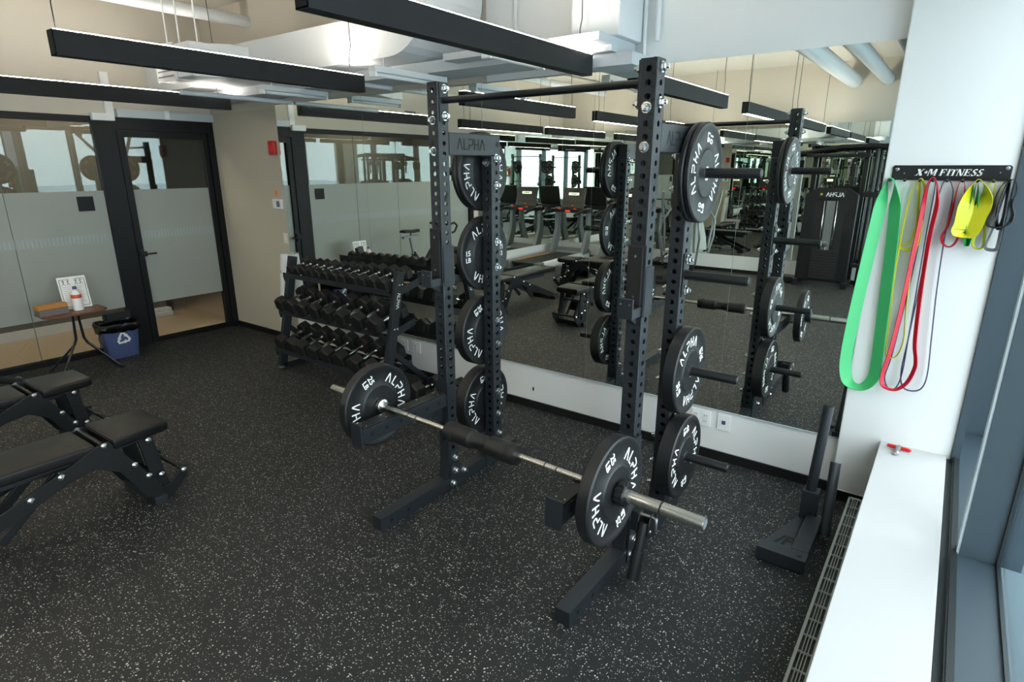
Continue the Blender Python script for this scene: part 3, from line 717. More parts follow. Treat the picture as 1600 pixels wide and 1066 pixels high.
# ------------------------------------------------------------------ barbell on the arms
bz = .631 + .0145
bb = thing('barbell', 'steel barbell resting across the two safety arms', 'barbell', (-1.640, 1.938, bz), R(-1.8))
g = B(); tube(g, [(-.655, 0, 0), (.655, 0, 0)], .0140, 20); sh = obj('shaft', g, 'barsteel', bb)
g = B()
for x in (-.46, .46, -.40, .40): lathe(g, [(.01445, -.002), (.01445, .002)], (x, 0, 0), 'X', 20)
split_obj('knurl_ring', g, 'dark', sh)
for s in (-1, 1):
    g = B(); lathe(g, [(.014, .655 * s), (.03, .656 * s), (.037, .66 * s), (.037, .682 * s), (.030, .686 * s), (.025, .688 * s), (.025, 1.095 * s), (.0235, 1.10 * s)] if s > 0 else [(.014, .655 * s), (.03, .656 * s), (.037, .66 * s), (.037, .682 * s), (.030, .686 * s), (.025, .688 * s), (.025, 1.095 * s), (.0235, 1.10 * s)], n=28, axis='X'); sl = obj('sleeve', g, 'barsteel', bb)
    g = B(); lathe(g, [(.019, 1.1002 * s), (.019, 1.1012 * s)], n=24, axis='X'); obj('end_ring', g, 'outdark', sl)
    g = B(); lathe(g, [(.0252, .93 * s), (.0253, .932 * s), (.0253, .935 * s), (.0252, .937 * s)], n=28, axis='X'); obj('sleeve_groove', g, 'dark', sl)
def on_bar(p, dx): p.location = (bb.location.x + dx * math.cos(R(-1.8)), bb.location.y + dx * math.sin(R(-1.8)), bz - .0005); p.rotation_euler = (0, 0, R(-1.8))
p = make_plate(25, .056, R(24)); p['label'] = 'twenty-five pound bumper plate on the left sleeve of the barbell'; p['group'] = 'plates loaded on the barbell'; on_bar(p, -.716)
p = make_plate(25, .056, R(21)); p['label'] = 'twenty-five pound bumper plate on the right sleeve of the barbell'; p['group'] = 'plates loaded on the barbell'; on_bar(p, .716)
t = thing('barbell_collar', 'black plastic clamp collar on the right end of the barbell', 'collar'); on_bar(t, 0)
g = B(); lathe(g, [(.0255, .746), (.042, .748), (.046, .755), (.046, .785), (.042, .792), (.0255, .793)], n=24, axis='X', smooth=False)
for k in range(8):
    a = 2 * PI * k / 8; box(g, .752, .788, -.006, .006, .044, .050, 0, Matrix.Rotation(a, 4, 'X'))
obj('clamp_ring', g, 'steel2', t)
g = B(); bar(g, (.77, -.02, .046), (.77, .055, .040), .026, .01, .002); obj('lever', g, 'dark', t)
t = thing('barbell_collar', 'black plastic clamp collar on the left end of the barbell, behind the plate', 'collar'); on_bar(t, 0)
g = B(); lathe(g, [(.0255, -.746), (.042, -.748), (.046, -.755), (.046, -.785), (.042, -.792), (.0255, -.793)], n=24, axis='X', smooth=False); obj('clamp_ring', g, 'steel2', t)
t = thing('bar_pad', 'black foam squat pad wrapped round the middle of the barbell', 'pad'); on_bar(t, .035)
g = B(); lathe(g, [(.0145, -.215), (.044, -.214), (.047, -.205), (.047, -.055), (.040, -.045), (.037, 0), (.040, .045), (.047, .055), (.047, .205), (.044, .214), (.0145, .215)], n=32, axis='X'); obj('foam_body', g, 'pad', t)
for x in (-.19, .165):
    g = B(); lathe(g, [(.0478, x), (.0486, x + .002), (.0486, x + .03), (.0478, x + .032)], n=32, axis='X'); obj('velcro_strap', g, 'dark', t)
# ------------------------------------------------------------------ landmine attachment
t = thing('landmine_attachment', 'black swivelling landmine tube hanging by the right foot of the squat rack', 'landmine', (-.955, 2.31, 0))
g = B(); box(g, -.034, .0, -.03, .03, .24, .34, .002); box(g, 0, .058, -.008, .028, .262, .318, .002); obj('mount_bracket', g, 'steel2', t)
g = B(); tube(g, [(-.01, -.015, .33), (.075, -.015, .33)], .008, 12); o = obj('hinge_pin', g, 'chrome', t)
g = B(); tube(g, [(.082, -.01, .33), (.084, -.012, .275)], .006, 10); obj('pin_tail', g, 'silver', o)
g = B()
for x in (.002, .056): prism(g, [(-.04, .23), (-.055, .25), (-.045, .30), (-.02, .34), (.01, .34), (.0, .27), (-.02, .225)], x, x + .006, 'X', .001)
split_obj('yoke', g, 'steel2', t)
g = B(); lathe(g, [(.009, 0), (.010, .003), (.006, .006)], (.0625, -.03, .262), 'X', 14); lathe(g, [(.009, 0), (.010, -.003), (.006, -.006)], (.001, -.03, .262), 'X', 14); split_obj('pivot_bolt', g, 'zinc', t)
g = B(); tube(g, [(.032, -.025, .30), (.032, -.115, .052)], .026, 24); tube(g, [(.032, -.07, .175), (.032, -.117, .047)], .0295, 24); obj('swivel_tube', g, 'steel2', t)
g = B(); tube(g, [(.032, -.1175, .0455), (.032, -.118, .0445)], .024, 20); obj('tube_mouth', g, 'dark', t)
# ------------------------------------------------------------------ small push sled with two posts
t = thing('push_sled', 'small black weight sled with two upright posts in the corner by the column', 'sled', (-.40, 2.85, 0))
g = B(); box(g, -.122, .10, -.10, -.02, .012, .078, .003); obj('front_bar', g, 'steel3', t)
g = B(); lathe(g, [(.012, 0), (.012, .0008)], (.068, -.068, .0783), 'Z', 18); obj('pin_hole', g, 'blackink', t)
g = B(); prism(g, [(-.118, -.019), (.019, -.019), (.019, .33), (-.02, .33)], .05, .056, 'Z'); o = obj('deck_plate', g, 'steel3', t)
g = B(); v_, f_ = text_polys('/F', .09, .003, .2); put_flat(g, v_, f_, lambda u, v, w: (-.03 + u, .06 + v * 1.3, .0562 + w), .0006); obj('deck_mark', g, 'blackink', o)
g = B(); box(g, .02, .098, -.019, .344, .0, .080, .003); obj('side_rail', g, 'steel3', t)
g = B(); box(g, -.11, .09, -.095, -.03, .0, .012); obj('skid', g, 'dark', t)
g = B(); box(g, -.018, .062, .345, .42, .0, .212, .003); obj('post_socket', g, 'steel3', t)
g = B(); tube(g, [(.018, .382, .212), (.038, .385, .70)], .0255, 24); o = obj('post', g, 'steel3', t)
g = B(); tube(g, [(.038, .385, .701), (.038, .385, .705)], .022, 24); obj('post_cap', g, 'dark', o)
g = B(); tube(g, [(.125, .27, .03), (.108, .415, .385)], .0255, 24); obj('post', g, 'steel3', t)
# ================================================================== DUMBBELL RACK
def shelf_z(y, y0, z0): return z0 + (y - y0) * .27
rk = thing('dumbbell_rack', 'three-tier black steel dumbbell rack against the mirror, full of hex dumbbells', 'rack', (-4.28, 3.3, 0))
def dk(name, g, m, label=None):
    bmesh.ops.translate(g, vec=(4.28, -3.3, 0), verts=g.verts[:]); return obj(name, g, m, rk, label=label)
for x in (-5.02, -3.56):
    g = B(); bar(g, (x, 3.055, .03), (x, 3.29, 1.06), .05, .075, .003, up=(0, -1, .2)); up_ = dk('upright', g, 'steel')
    g = B(); bar(g, (x, 3.06, .03), (x, 3.62, .03), .05, .05, .003); dk('foot', g, 'steel')
    g = B(); bar(g, (x, 3.14, .42), (x, 3.55, .055), .035, .045, .002); dk('rear_brace', g, 'steel')
    g = B(); lathe(g, [(.0, 0), (.03, 0), (.03, .012), (.02, .014)], (x, 3.045, .012), 'Z', 14); dk('foot_cap', g, 'outdark')
    for z in (.955, .60, .24):
        for dy in (-.012, .018):
            for sd in (1, -1):
                g = B(); lathe(g, [(.010, 0), (.010, sd * .006), (.006, sd * .010)], (x + sd * .025, 3.06 + (z - .03) * .228 + dy, z), 'X', 10); dk('rack_bolt', g, 'zinc')
g = B(); v_, f_, w_ = strokes_word('ALPHA', .028, .0055)
put_flat(g, v_, f_, lambda u, v, w: (-3.534 + w, 3.222 + v - u * .228, .83 - u), .001)
dk('upright_lettering', g, 'ink')
tiers = ((3.20, .885, .32, 'top'), (3.12, .545, .34, 'middle'), (3.04, .185, .36, 'lowest'))
for y0, z0, dp_, nm in tiers:
    g = B()
    a = (-5.06 if nm != 'top' else -5.05); b = -3.585
    for yy in (y0 + .02, y0 + dp_ - .03):
        bar(g, (a, yy, shelf_z(yy, y0, z0) - .01), (b, yy, shelf_z(yy, y0, z0) - .01), .06, .006, 0, up=(0, -.26, 1))
    bar(g, (a, y0 - .012, z0 + .008), (b, y0 - .012, z0 + .008), .005, .045, 0)
    bar(g, (a, y0 + dp_, shelf_z(y0 + dp_, y0, z0) + .01), (b, y0 + dp_, shelf_z(y0 + dp_, y0, z0) + .01), .005, .05, 0)
    for xx in (a + .003, b): bar(g, (xx, y0 - .01, z0 - .03), (xx, y0 + dp_, shelf_z(y0 + dp_, y0, z0) - .03), .006, .06, 0)
    dk('shelf', g, 'steel')
# dumbbells ------------------------------------------------------------
def dumbbell(r, L, hl, loc, tilt, label, group, spin=0, rz=0):
    t = thing('hex_dumbbell', label, 'dumbbell', loc, 0, group); t.rotation_euler = (tilt, 0, rz)
    for s in (-1, 1):
        g = B(); a = s * (L / 2); b = s * (L / 2 - hl)
        rot = PI / 6 + spin
        def ring(y, rr): return [g.verts.new((rr * math.cos(rot + PI / 3 * k), y, rr * math.sin(rot + PI / 3 * k))) for k in range(6)]
        rs = [ring(a, r * .62), ring(a - s * .002, r * .80), ring(a - s * .014, r), ring(b + s * .010, r), ring(b, r * .82)]
        for A_, B_ in zip(rs, rs[1:]):
            for k in range(6): g.faces.new([A_[k], A_[(k + 1) % 6], B_[(k + 1) % 6], B_[k]])
        g.faces.new(rs[0]); g.faces.new(rs[-1][::-1])
        obj('head', g, 'dbrub', t)
    g = B(); h = L / 2 - hl; lathe(g, [(.016, -h), (.016, -h + .008), (.0125, -h + .014), (.0125, -h * .6), (.0155, -h * .2), (.0160, 0), (.0155, h * .2), (.0125, h * .6), (.0125, h - .014), (.016, h - .008), (.016, h)], n=14, axis='Y'); obj('handle', g, 'chrome', t, label='chrome handle')
    return t
ordn = ['leftmost', 'second from the left', 'third from the left', 'fourth from the left', 'fifth from the left', 'sixth from the left', 'seventh from the left', 'eighth from the left', 'ninth from the left', 'tenth from the left', 'eleventh from the left', 'rightmost']
tl = math.atan(.27)
def row(n, x0, x1, r0, r1, L0, L1, yc, y0, z0, tier):
    ws = [r0 + (r1 - r0) * i / (n - 1) for i in range(n)]
    for i in range(n):
        f_ = i / (n - 1); r = ws[i]; L = L0 + (L1 - L0) * f_
        x = x0 + (x1 - x0) * (f_ * .86 + .14 * f_ * f_)
        nm = ordn[i] if i < n - 1 else 'rightmost'
        dumbbell(r, L * 1.06, L * .27, (x, yc + random.uniform(-.008, .008), shelf_z(yc, y0, z0) + r * .89 + .003), tl, 'black hex dumbbell on the %s shelf of the rack, %s' % (tier, nm), 'hex dumbbells on the rack', 0, random.uniform(-.03, .03))
row(12, -4.99, -3.665, .050, .067, .22, .30, 3.33, 3.20, .885, 'top')
row(8, -5.02, -3.69, .080, .088, .31, .35, 3.25, 3.12, .545, 'middle')
row(8, -4.98, -3.69, .084, .089, .34, .37, 3.19, 3.04, .185, 'lowest')
for (x, y, r), nm in zip(((-3.40, 3.38, .080), (-3.18, 3.42, .082), (-2.86, 3.44, .082)), ('nearest the dumbbell rack', 'in the middle of the three', 'behind the left rack post')):
    dumbbell(r, .36, .11, (x, y, r * .867), 0, 'big hex dumbbell on the floor under the mirror, ' + nm, 'hex dumbbells on the floor')
# rolled mat standing by the wall
t = thing('rolled_mat', 'white rolled poster tube standing against the beige wall beside the dumbbell rack', 'roll', (-5.68, 3.56, 0))
g = B(); tube(g, [(-.05, 0, .005), (.0, .08, .98)], .055, 24, caps=False); tube(g, [(-.05, 0, .005), (.0, .08, .979)], .040, 20, caps=False); obj('outer_sheet', g, 'bottle', t)
g = B(); tube(g, [(-.048, .0, .01), (-.0015, .078, .96)], .028, 16, caps=False); obj('inner_sheet', g, 'paper', t)
g = B(); v_, f_ = text_polys('2', .04, .001); put_flat(g, v_, f_, lambda u, v, w: (-.012 + u, .067 - .0565 - w, .80 + v), .001); obj('print_mark', g, 'dark', t)

# ================================================================== BANDS AND THEIR RACK
YS = 3.6155
t = thing('band_rack', 'black steel band rack lettered X M FITNESS on the white column', 'rack', (-.062, YS, 1.85))
g = B(); w0, w1, h = -.233, .233, .035
prism(g, [(w0 + .006, -h), (w1 - .0, -h), (w1 - .0, h - .008), (w1 - .008, h), (w0 + .008, h), (w0, h - .008), (w0, -h + .0)], -.005, -.0005, 'Y'); bp = obj('sign_plate', g, 'steel2', t)
def serif_word():
    """slanted stencil capitals, height 1: list of polygons"""
    P = []; x = 0
    def q(x0, y0, x1, y1, a=None): P.append([(x0, y0), (x1, y0), (x1, y1), (x0, y1)])
    def I(x): q(x + .06, .0, x + .44, .09); q(x + .06, .91, x + .44, 1); q(x + .13, .0, x + .37, 1)
    def poly(*p): P.append(list(p))
    # X
    poly((x, .0), (x + .3, 0), (x + .3, .08), (x + .22, .08), (x + .95, 1), (x + .6, 1), (x + .6, .92), (x + .72, .92), (x + .08, .08), (x, .08)) if 0 else None
    poly((x + .0, 1), (x + .38, 1), (x + .95, 0), (x + .56, 0)); poly((x + .02, 0), (x + .14, 0), (x + .44, .42), (x + .38, .50)); poly((x + .52, .62), (x + .58, .54), (x + .93, 1), (x + .8, 1)); q(x - .05, 0, x + .28, .07); q(x + .68, .93, x + 1.0, 1)
    x += 1.05
    st = [(x + .28 + (.30 if k % 2 == 0 else .125) * math.sin(k * PI / 5), .52 + (.30 if k % 2 == 0 else .125) * math.cos(k * PI / 5)) for k in range(10)]; P.append(('star', (x + .28, .52), st)); x += .62
    # M
    q(x, 0, x + .1, 1); q(x - .06, 0, x + .2, .07); poly((x + .06, 1), (x + .36, 1), (x + .56, .38), (x + .47, .08)); poly((x + .60, .3), (x + .80, 1), (x + .90, 1), (x + .64, .12)) ; q(x + .84, 0, x + 1.08, 1); q(x + .78, 0, x + 1.14, .07); x += 1.6
    # F
    q(x + .05, 0, x + .3, 1); q(x - .02, 0, x + .38, .07); q(x - .02, .93, x + .3, 1); q(x + .35, .9, x + .78, 1); poly((x + .78, 1), (x + .70, .9), (x + .72, .70), (x + .78, .70)); q(x + .35, .46, x + .58, .55); q(x + .54, .36, x + .6, .66); x += .9
    I(x); x += .5
    # T
    q(x + .26, 0, x + .52, .93); q(x + .18, 0, x + .6, .07); q(x + .02, .9, x + .22, 1); q(x + .56, .9, x + .78, 1); q(x + .02, .68, x + .08, 1); q(x + .72, .68, x + .78, 1); x += .86
    # N
    q(x + .06, 0, x + .15, .9); q(x, 0, x + .24, .07); poly((x, 1), (x + .3, 1), (x + .8, 0), (x + .55, 0)); q(x + .74, .1, x + .83, 1); q(x + .64, .93, x + .92, 1); x += 1.0
    # E
    q(x + .05, 0, x + .3, 1); q(x - .02, 0, x + .3, .07); q(x - .02, .93, x + .3, 1); q(x + .35, .9, x + .76, 1); q(x + .70, .72, x + .76, 1); q(x + .35, .46, x + .56, .55); q(x + .52, .36, x + .58, .66); q(x + .35, 0, x + .8, .1); q(x + .74, 0, x + .8, .3); x += .92
    for _ in range(2):
        poly((x + .06, .62), (x + .30, .56), (x + .28, .95), (x + .10, .86)); poly((x + .28, 1), (x + .28, .91), (x + .60, .80), (x + .60, 1)); poly((x + .06, .62), (x + .30, .68), (x + .68, .42), (x + .64, .22), (x + .40, .32)); poly((x + .68, .42), (x + .46, .42), (x + .40, .06), (x + .62, .12)); poly((x + .04, 0), (x + .04, .34), (x + .10, .2), (x + .38, .08), (x + .38, 0)); x += .76
    return P, x
P_, W_ = serif_word(); hh = .031; sc_ = .262 / W_
g = B()
for p in P_:
    pts_ = p[2] if p[0] == 'star' else p
    vv = [((u * sc_) - .131 + (v - .5) * hh * .22, (v - .5) * hh) for u, v in pts_]
    if p[0] == 'star':
        c = ((p[1][0] * sc_) - .131, (p[1][1] - .5) * hh); vv.append(c); fs = [[k, (k + 1) % 10, 10] for k in range(10)]
    else: fs = [list(range(len(vv)))]
    put_flat(g, vv, fs, lambda u, v, w: (u, -.0052 - w, v + .002), .0008)
obj('sign_lettering', g, 'ink', bp)
for x, z, r in ((-.213, .015, .0085), (.216, .022, .0085), (-.181, -.003, .0042), (.192, .002, .0042)):
    g = B(); lathe(g, [(r, -.0052), (r, -.008), (r * .7, -.010)], (x, 0, z), 'Y', 16); obj('sign_screw', g, 'zinc', bp)
for x in (-.231, -.169, -.107, -.055, 0, .059, .114, .172, .229):
    g = B(); tube(g, [(x, -.003, -.031), (x, -.075, -.037)], .006, 8); tube(g, [(x, -.075, -.037), (x, -.079, -.030)], .007, 8); obj('hook', g, 'steel2', t)
def smooth_loop(pts, n=6):
    out = []; N = len(pts)
    for i in range(N):
        p0, p1, p2, p3 = [Vector(pts[(i + k) % N]) for k in (-1, 0, 1, 2)]
        for k in range(n):
            t_ = k / n
            out.append(.5 * ((2 * p1) + (p2 - p0) * t_ + (2 * p0 - 5 * p1 + 4 * p2 - p3) * t_ * t_ + (3 * p1 - p0 - 3 * p2 + p3) * t_ ** 3))
    return out
def strap(bm, P, w, th, twist):
    """closed flat loop in the XZ plane; width mostly along Y turned by twist(i, n) radians about the path"""
    N = len(P); rings = []
    for i in range(N):
        d = (P[(i + 1) % N] - P[i - 1]).normalized(); y = Vector((0, 1, 0)); nrm = d.cross(y).normalized(); a = twist(i, N)
        wd = y * math.cos(a) + nrm * math.sin(a); nn = d.cross(wd).normalized()
        rings.append([bm.verts.new(P[i] + wd * sx_ * w / 2 + nn * sy_ * th / 2) for sx_, sy_ in ((-1, -1), (1, -1), (1, 1), (-1, 1))])
    for i in range(N):
        A_, B_ = rings[i], rings[(i + 1) % N]
        for k in range(4):
            f = bm.faces.new([A_[k], A_[(k + 1) % 4], B_[(k + 1) % 4], B_[k]]); f.smooth = k % 2 == 0
def band(pts, w, th, m, label, dy=0, tw=0.5, cat='resistance band', y=3.572):
    P = [Vector((x, y + dy, z)) for x, z in smooth_loop(pts)]
    zt = max(p.z for p in P); zb = min(p.z for p in P)
    for p in P: p.y -= 0.0
    g = B(); strap(g, P, w, th, lambda i, n: tw * min(1, max(0, (zt - P[i].z - .015) / .12)) * (.25 + .75 * abs((P[(i + 1) % n] - P[i - 1]).normalized().z) ** 2))
    o = obj('resistance_band', g, m); return tag(o, label, cat, 'bands hanging on the band rack')
band([(-.293, 1.824), (-.308, 1.803), (-.318, 1.678), (-.337, 1.366), (-.352, 1.088), (-.356, .872), (-.341, .768), (-.31, .726), (-.263, .722), (-.223, .764), (-.211, .843), (-.222, 1.107), (-.237, 1.442), (-.252, 1.665), (-.270, 1.79)], .064, .004, 'greenl', 'wide light green resistance band on the leftmost hook', 0, 1.0)
band([(-.169, 1.822), (-.190, 1.79), (-.201, 1.698), (-.205, 1.541), (-.202, 1.347), (-.188, 1.112), (-.179, .939), (-.157, .911), (-.126, .932), (-.112, 1.021), (-.128, 1.189), (-.137, 1.386), (-.131, 1.546), (-.14, 1.7), (-.148, 1.785)], .016, .003, 'yellow', 'thin yellow resistance band hanging between the green and the red ones', .0, .3)
band([(-.119, 1.829), (-.137, 1.79), (-.138, 1.639), (-.142, 1.418), (-.148, 1.153), (-.160, .943), (-.174, .833), (-.168, .769), (-.138, .746), (-.098, .752), (-.06, .8), (-.041, .878), (-.044, .93), (-.063, 1.03), (-.080, 1.294), (-.088, 1.549), (-.084, 1.702), (-.097, 1.79)], .021, .005, 'redband', 'long red resistance band on the fourth hook from the left', -.018, .9)
band([(-.062, 1.822), (-.080, 1.79), (-.088, 1.672), (-.090, 1.486), (-.09, 1.261), (-.093, 1.025), (-.096, .849), (-.077, .764), (-.032, .749), (.006, .775), (.017, .855), (.003, 1.041), (-.017, 1.302), (-.028, 1.553), (-.029, 1.734), (-.04, 1.79)], .012, .004, 'purple', 'thin slate purple resistance band on the hook right of the red one', .010, .2)
band([(-.119, 1.821), (-.133, 1.78), (-.128, 1.577), (-.130, 1.354), (-.142, 1.085), (-.151, .909), (-.163, .799), (-.137, .739), (-.104, .754), (-.09, .85), (-.095, 1.093), (-.10, 1.358), (-.104, 1.579), (-.106, 1.785)], .012, .004, 'purple', 'thin slate purple resistance band sharing the hook of the red one', .008, .2)
band([(-.003, 1.823), (-.016, 1.79), (-.020, 1.704), (-.025, 1.608), (-.039, 1.558), (-.031, 1.522), (-.005, 1.505), (.017, 1.525), (.024, 1.571), (.013, 1.661), (.015, 1.735), (.008, 1.79)], .024, .0025, 'redband', 'short red loop band on the sixth hook from the left', 0, .4)
band([(.052, 1.822), (.031, 1.765), (.030, 1.632), (.025, 1.581), (.064, 1.577), (.085, 1.664), (.098, 1.738), (.080, 1.80)], .068, .002, 'yellow', 'wide bright yellow loop band folded over its hook', -.026, 1.25)
band([(.052, 1.8195), (.048, 1.75), (.055, 1.62), (.060, 1.53), (.066, 1.53), (.070, 1.62), (.064, 1.75), (.057, 1.80)], .045, .002, 'green', 'green loop band tucked inside the wide yellow one', .0, .4)
band([(.11, 1.822), (.1, 1.785), (.097, 1.68), (.089, 1.591), (.085, 1.53), (.104, 1.505), (.124, 1.515), (.123, 1.563), (.111, 1.651), (.119, 1.738), (.120, 1.79)], .018, .003, 'yellow', 'narrow mustard loop band between the wide yellow and the black ones', 0, .5)
band([(.167, 1.823), (.143, 1.796), (.131, 1.739), (.132, 1.696), (.122, 1.646), (.127, 1.616), (.166, 1.61), (.199, 1.632), (.205, 1.67), (.192, 1.718), (.200, 1.769), (.189, 1.812)], .040, .003, 'blackband', 'black loop band bunched on the rightmost hook', -.02, .3)
band([(.167, 1.8195), (.155, 1.78), (.15, 1.68), (.165, 1.60), (.178, 1.66), (.172, 1.78)], .040, .003, 'blackband', 'second black loop band tucked inside the bunched one', .012, .3)
g = B(); P = [Vector((x, 3.565, z)) for x, z in smooth_loop([(.167, 1.818), (.158, 1.74), (.146, 1.60), (.134, 1.53), (.140, 1.508), (.172, 1.506), (.178, 1.53), (.176, 1.62), (.172, 1.74)])]
strap(g, P, .045, .002, lambda i, n: .2); tag(obj('resistance_band', g, mat('grey_latex', '4a4f56', .4)), 'grey loop band hanging lowest under the black bunch', 'resistance band', 'bands hanging on the band rack')
g = B(); P = [Vector((x, 3.58, z)) for x, z in smooth_loop([(-.171, 1.8195), (-.165, 1.75), (-.150, 1.60), (-.168, 1.512), (-.20, 1.50), (-.202, 1.485), (-.165, 1.478), (-.135, 1.50), (-.128, 1.54), (-.14, 1.70), (-.15, 1.79)])]
strap(g, P, .020, .002, lambda i, n: .5); tag(obj('resistance_band', g, 'yellow'), 'translucent mustard loop band behind the long red one', 'resistance band', 'bands hanging on the band rack')
# red handled collar pin on the sill
t = thing('collar_pin', 'red T-handled steel pin lying on the white sill below the bands', 'pin', (-.040, 3.55, .421))
g = B(); tube(g, [(-.052, .004, .012), (-.04, .002, .012), (.04, -.006, .012), (.055, -.012, .012)], [.007, .0095, .0095, .007], 12); obj('handle', g, 'redgloss', t)
g = B(); tube(g, [(.0, .0, .013), (-.002, -.018, .013), (-.004, -.085, .013)], [.014, .0125, .0125], 16); obj('steel_pin', g, 'silver', t)
g = B(); tube(g, [(-.004, -.0853, .013), (-.0045, -.094, .013)], [.0125, .008], 16); obj('pin_tip', g, 'zinc', t)

# ================================================================== BENCHES
def make_bench(label):
    t = thing('weight_bench', label, 'bench')
    def pad(name, x0, x1, x2, x3, y0, y1, z, th):
        g = B(); prism(g, [(x0, y0), (x1, y0), (x2, y1), (x3, y1)], z - th, z, 'Z')
        bmesh.ops.bevel(g, geom=[e for e in g.edges], offset=.018, segments=3, affect='EDGES', profile=.6)
        for f in g.faces: f.smooth = True
        o = obj(name, g, 'leather', t)
        g = B(); prism(g, [(x0 + .02, y0 + .02), (x1 - .02, y0 + .02), (x2 - .02, y1 - .02), (x3 + .02, y1 - .02)], z - th - .008, z - th - .0005, 'Z'); obj('backing_board', g, 'dark', o)
        g = B(); c = [(x0 - .0005, y0, 0), (x1 + .0005, y0, 0), (x2 + .0005, y1, 0), (x3 - .0005, y1, 0)]
        for a, b in zip(c, c[1:] + c[:1]):
            a = Vector(a); b = Vector(b); d = (b - a).normalized() * .02; tube(g, [a + d + Vector((0, 0, z - .017)), b - d + Vector((0, 0, z - .017))], .0018, 6)
        obj('piping', g, 'leather', o)
    pad('seat_pad', -.185, .185, .15, -.15, 1.05, 1.35, .475, .062)
    pad('back_pad', -.15, .15, .165, -.165, -.02, .975, .468, .062)
    for sx_ in (-1, 1):
        x = sx_ * .160
        g = B(); prism(g, [(.975, .455), (1.035, .465), (1.09, .38), (1.25, .12), (1.25, .05), (1.17, .06), (1.06, .27), (.96, .335), (.84, .315), (.12, .03), (.04, .03), (.06, .09), (.84, .395)], x - .007, x + .007, 'X', .002); obj('side_plate', g, 'steel2', t)
        g = B(); bar(g, (x - sx_ * .018, 1.215, .425), (x - sx_ * .018, 1.268, .06), .016, .075, .002, up=(0, 1, 0)); obj('front_leg', g, 'steel2', t)
        g = B(); prism(g, [(1.19, .03), (1.30, .005), (1.40, .10), (1.41, .165), (1.38, .17), (1.30, .085), (1.19, .10)], x - .006, x + .006, 'X', .001); obj('kick_foot', g, 'steel2', t)
        g = B(); bar(g, (x - sx_ * .05, .80, .36), (x - sx_ * .05, .52, .10), .02, .045, .002, up=(0, 1, 1)); obj('ladder_strut', g, 'steel2', t)
        for y, z in ((1.01, .45), (1.136, .284), (1.196, .19), (1.262, .17), (1.225, .40), (1.385, .145), (.66, .295), (.80, .36)):
            g = B(); lathe(g, [(.017, 0), (.017, sx_ * .006), (.011, sx_ * .011), (.006, sx_ * .015)], (x + sx_ * .0075, y, z), 'X', 12); obj('bolt', g, 'zinc', t)
    for nm, y, z, r in (('hinge_rod', 1.01, .45, .012), ('foot_rod', 1.385, .145, .013), ('brace_rod', 1.136, .284, .012), ('rear_rod', .11, .06, .014)):
        g = B(); tube(g, [(-.15, y, z), (.15, y, z)], r, 10); obj(nm, g, 'steel2', t)
    g = B(); box(g, -.20, .20, 1.19, 1.26, 0, .055, .004); obj('front_crossbar', g, 'steel', t)
    g = B(); box(g, -.23, .23, .06, .12, 0, .05, .004); obj('rear_crossbar', g, 'steel', t)
    g = B(); box(g, -.025, .025, .10, .95, .33, .39, .003); obj('spine', g, 'steel', t)
    g = B(); box(g, -.04, .04, 1.04, 1.30, .35, .404, .003); obj('seat_support', g, 'steel', t)
    g = B(); prism(g, [(1.06, .34), (1.10, .34), (1.27, .12), (1.22, .12)], -.06, -.05, 'X'); prism(g, [(1.06, .34), (1.10, .34), (1.27, .12), (1.22, .12)], .05, .06, 'X')
    for k in range(4): box(g, -.05, .05, 1.13 + k * .035, 1.14 + k * .035, .18 + .0 * k, .27 - .03 * k)
    obj('seat_ladder', g, 'steel2', t)
    for sx_ in (-1, 1):
        g = B(); lathe(g, [(.01, -.015), (.035, -.015), (.038, -.01), (.038, .01), (.035, .015), (.01, .015)], (sx_ * .20, .03, .04), 'X', 18); obj('wheel', g, 'dark', t)
    return t
b0 = make_bench('black padded adjustable bench nearest the camera at the left edge'); b0.location = (-3.59, 0, 0); b0.rotation_euler = (0, 0, R(1.5))
dup(b0, 'black padded adjustable bench behind the nearest one, closer to the glass partition', (-4.77, .03, 0), (0, 0, R(1.5)))
dup(b0, 'black adjustable bench near the treadmills, seen in the mirror', (-3.70, -.95, 0), (0, 0, R(84)))

# ================================================================== TABLE, BIN, SMALL THINGS BY THE PARTITION
tx, ty = -6.48, 1.90
t = thing('side_table', 'small walnut-topped folding table with thin black legs by the glass partition', 'table', (tx, ty, 0))
g = B(); prism(g, [(-.14, -.27), (.06, -.27), (.13, -.22), (.15, .0), (.13, .20), (.06, .25), (-.14, .25), (-.17, .17), (-.17, -.17)], .565, .585, 'Z', .004); obj('table_top', g, 'wood', t)
for s in (-1, 1):
    g = B(); tube(g, [(0, s * .02, .565), (0, s * .03, .32), (.0, s * .05, .27), (-.12, s * .26, .02)], .010, 8); tube(g, [(0, s * .02, .565), (0, s * .035, .32), (.0, s * .055, .27), (.15, s * .24, .02)], .010, 8); obj('leg', g, 'steel2', t)
    g = B(); bar(g, (-.14, s * .26, .011), (.20, s * .245, .011), .022, .02, .002); obj('foot_bar', g, 'steel2', t)
t = thing('counter_brush', 'wooden-backed brush with grey bristles on the side table', 'brush', (tx + .0, ty - .17, .5855), R(96))
g = B(); box(g, -.12, .12, -.045, .045, .055, .095, .006); obj('wooden_back', g, 'kraft', t)
g = B(); prism(g, [(-.116, .0), (.116, 0), (.116, .055), (-.116, .055)], -.05, .045, 'Y'); obj('bristles', g, 'bristle', t)
t = thing('spray_bottle', 'white bottle with orange label and blue cap on the side table', 'bottle', (tx + .0, ty + .04, .5855))
g = B(); lathe(g, [(.03, 0), (.042, .004), (.043, .02), (.043, .10), (.041, .15), (.034, .175), (.018, .19), (.016, .20)], n=28); obj('bottle_body', g, 'bottle', t)
g = B(); lathe(g, [(.0425, .118), (.0428, .12), (.0418, .15), (.041, .152)], n=28); obj('label_band', g, 'orange', t)
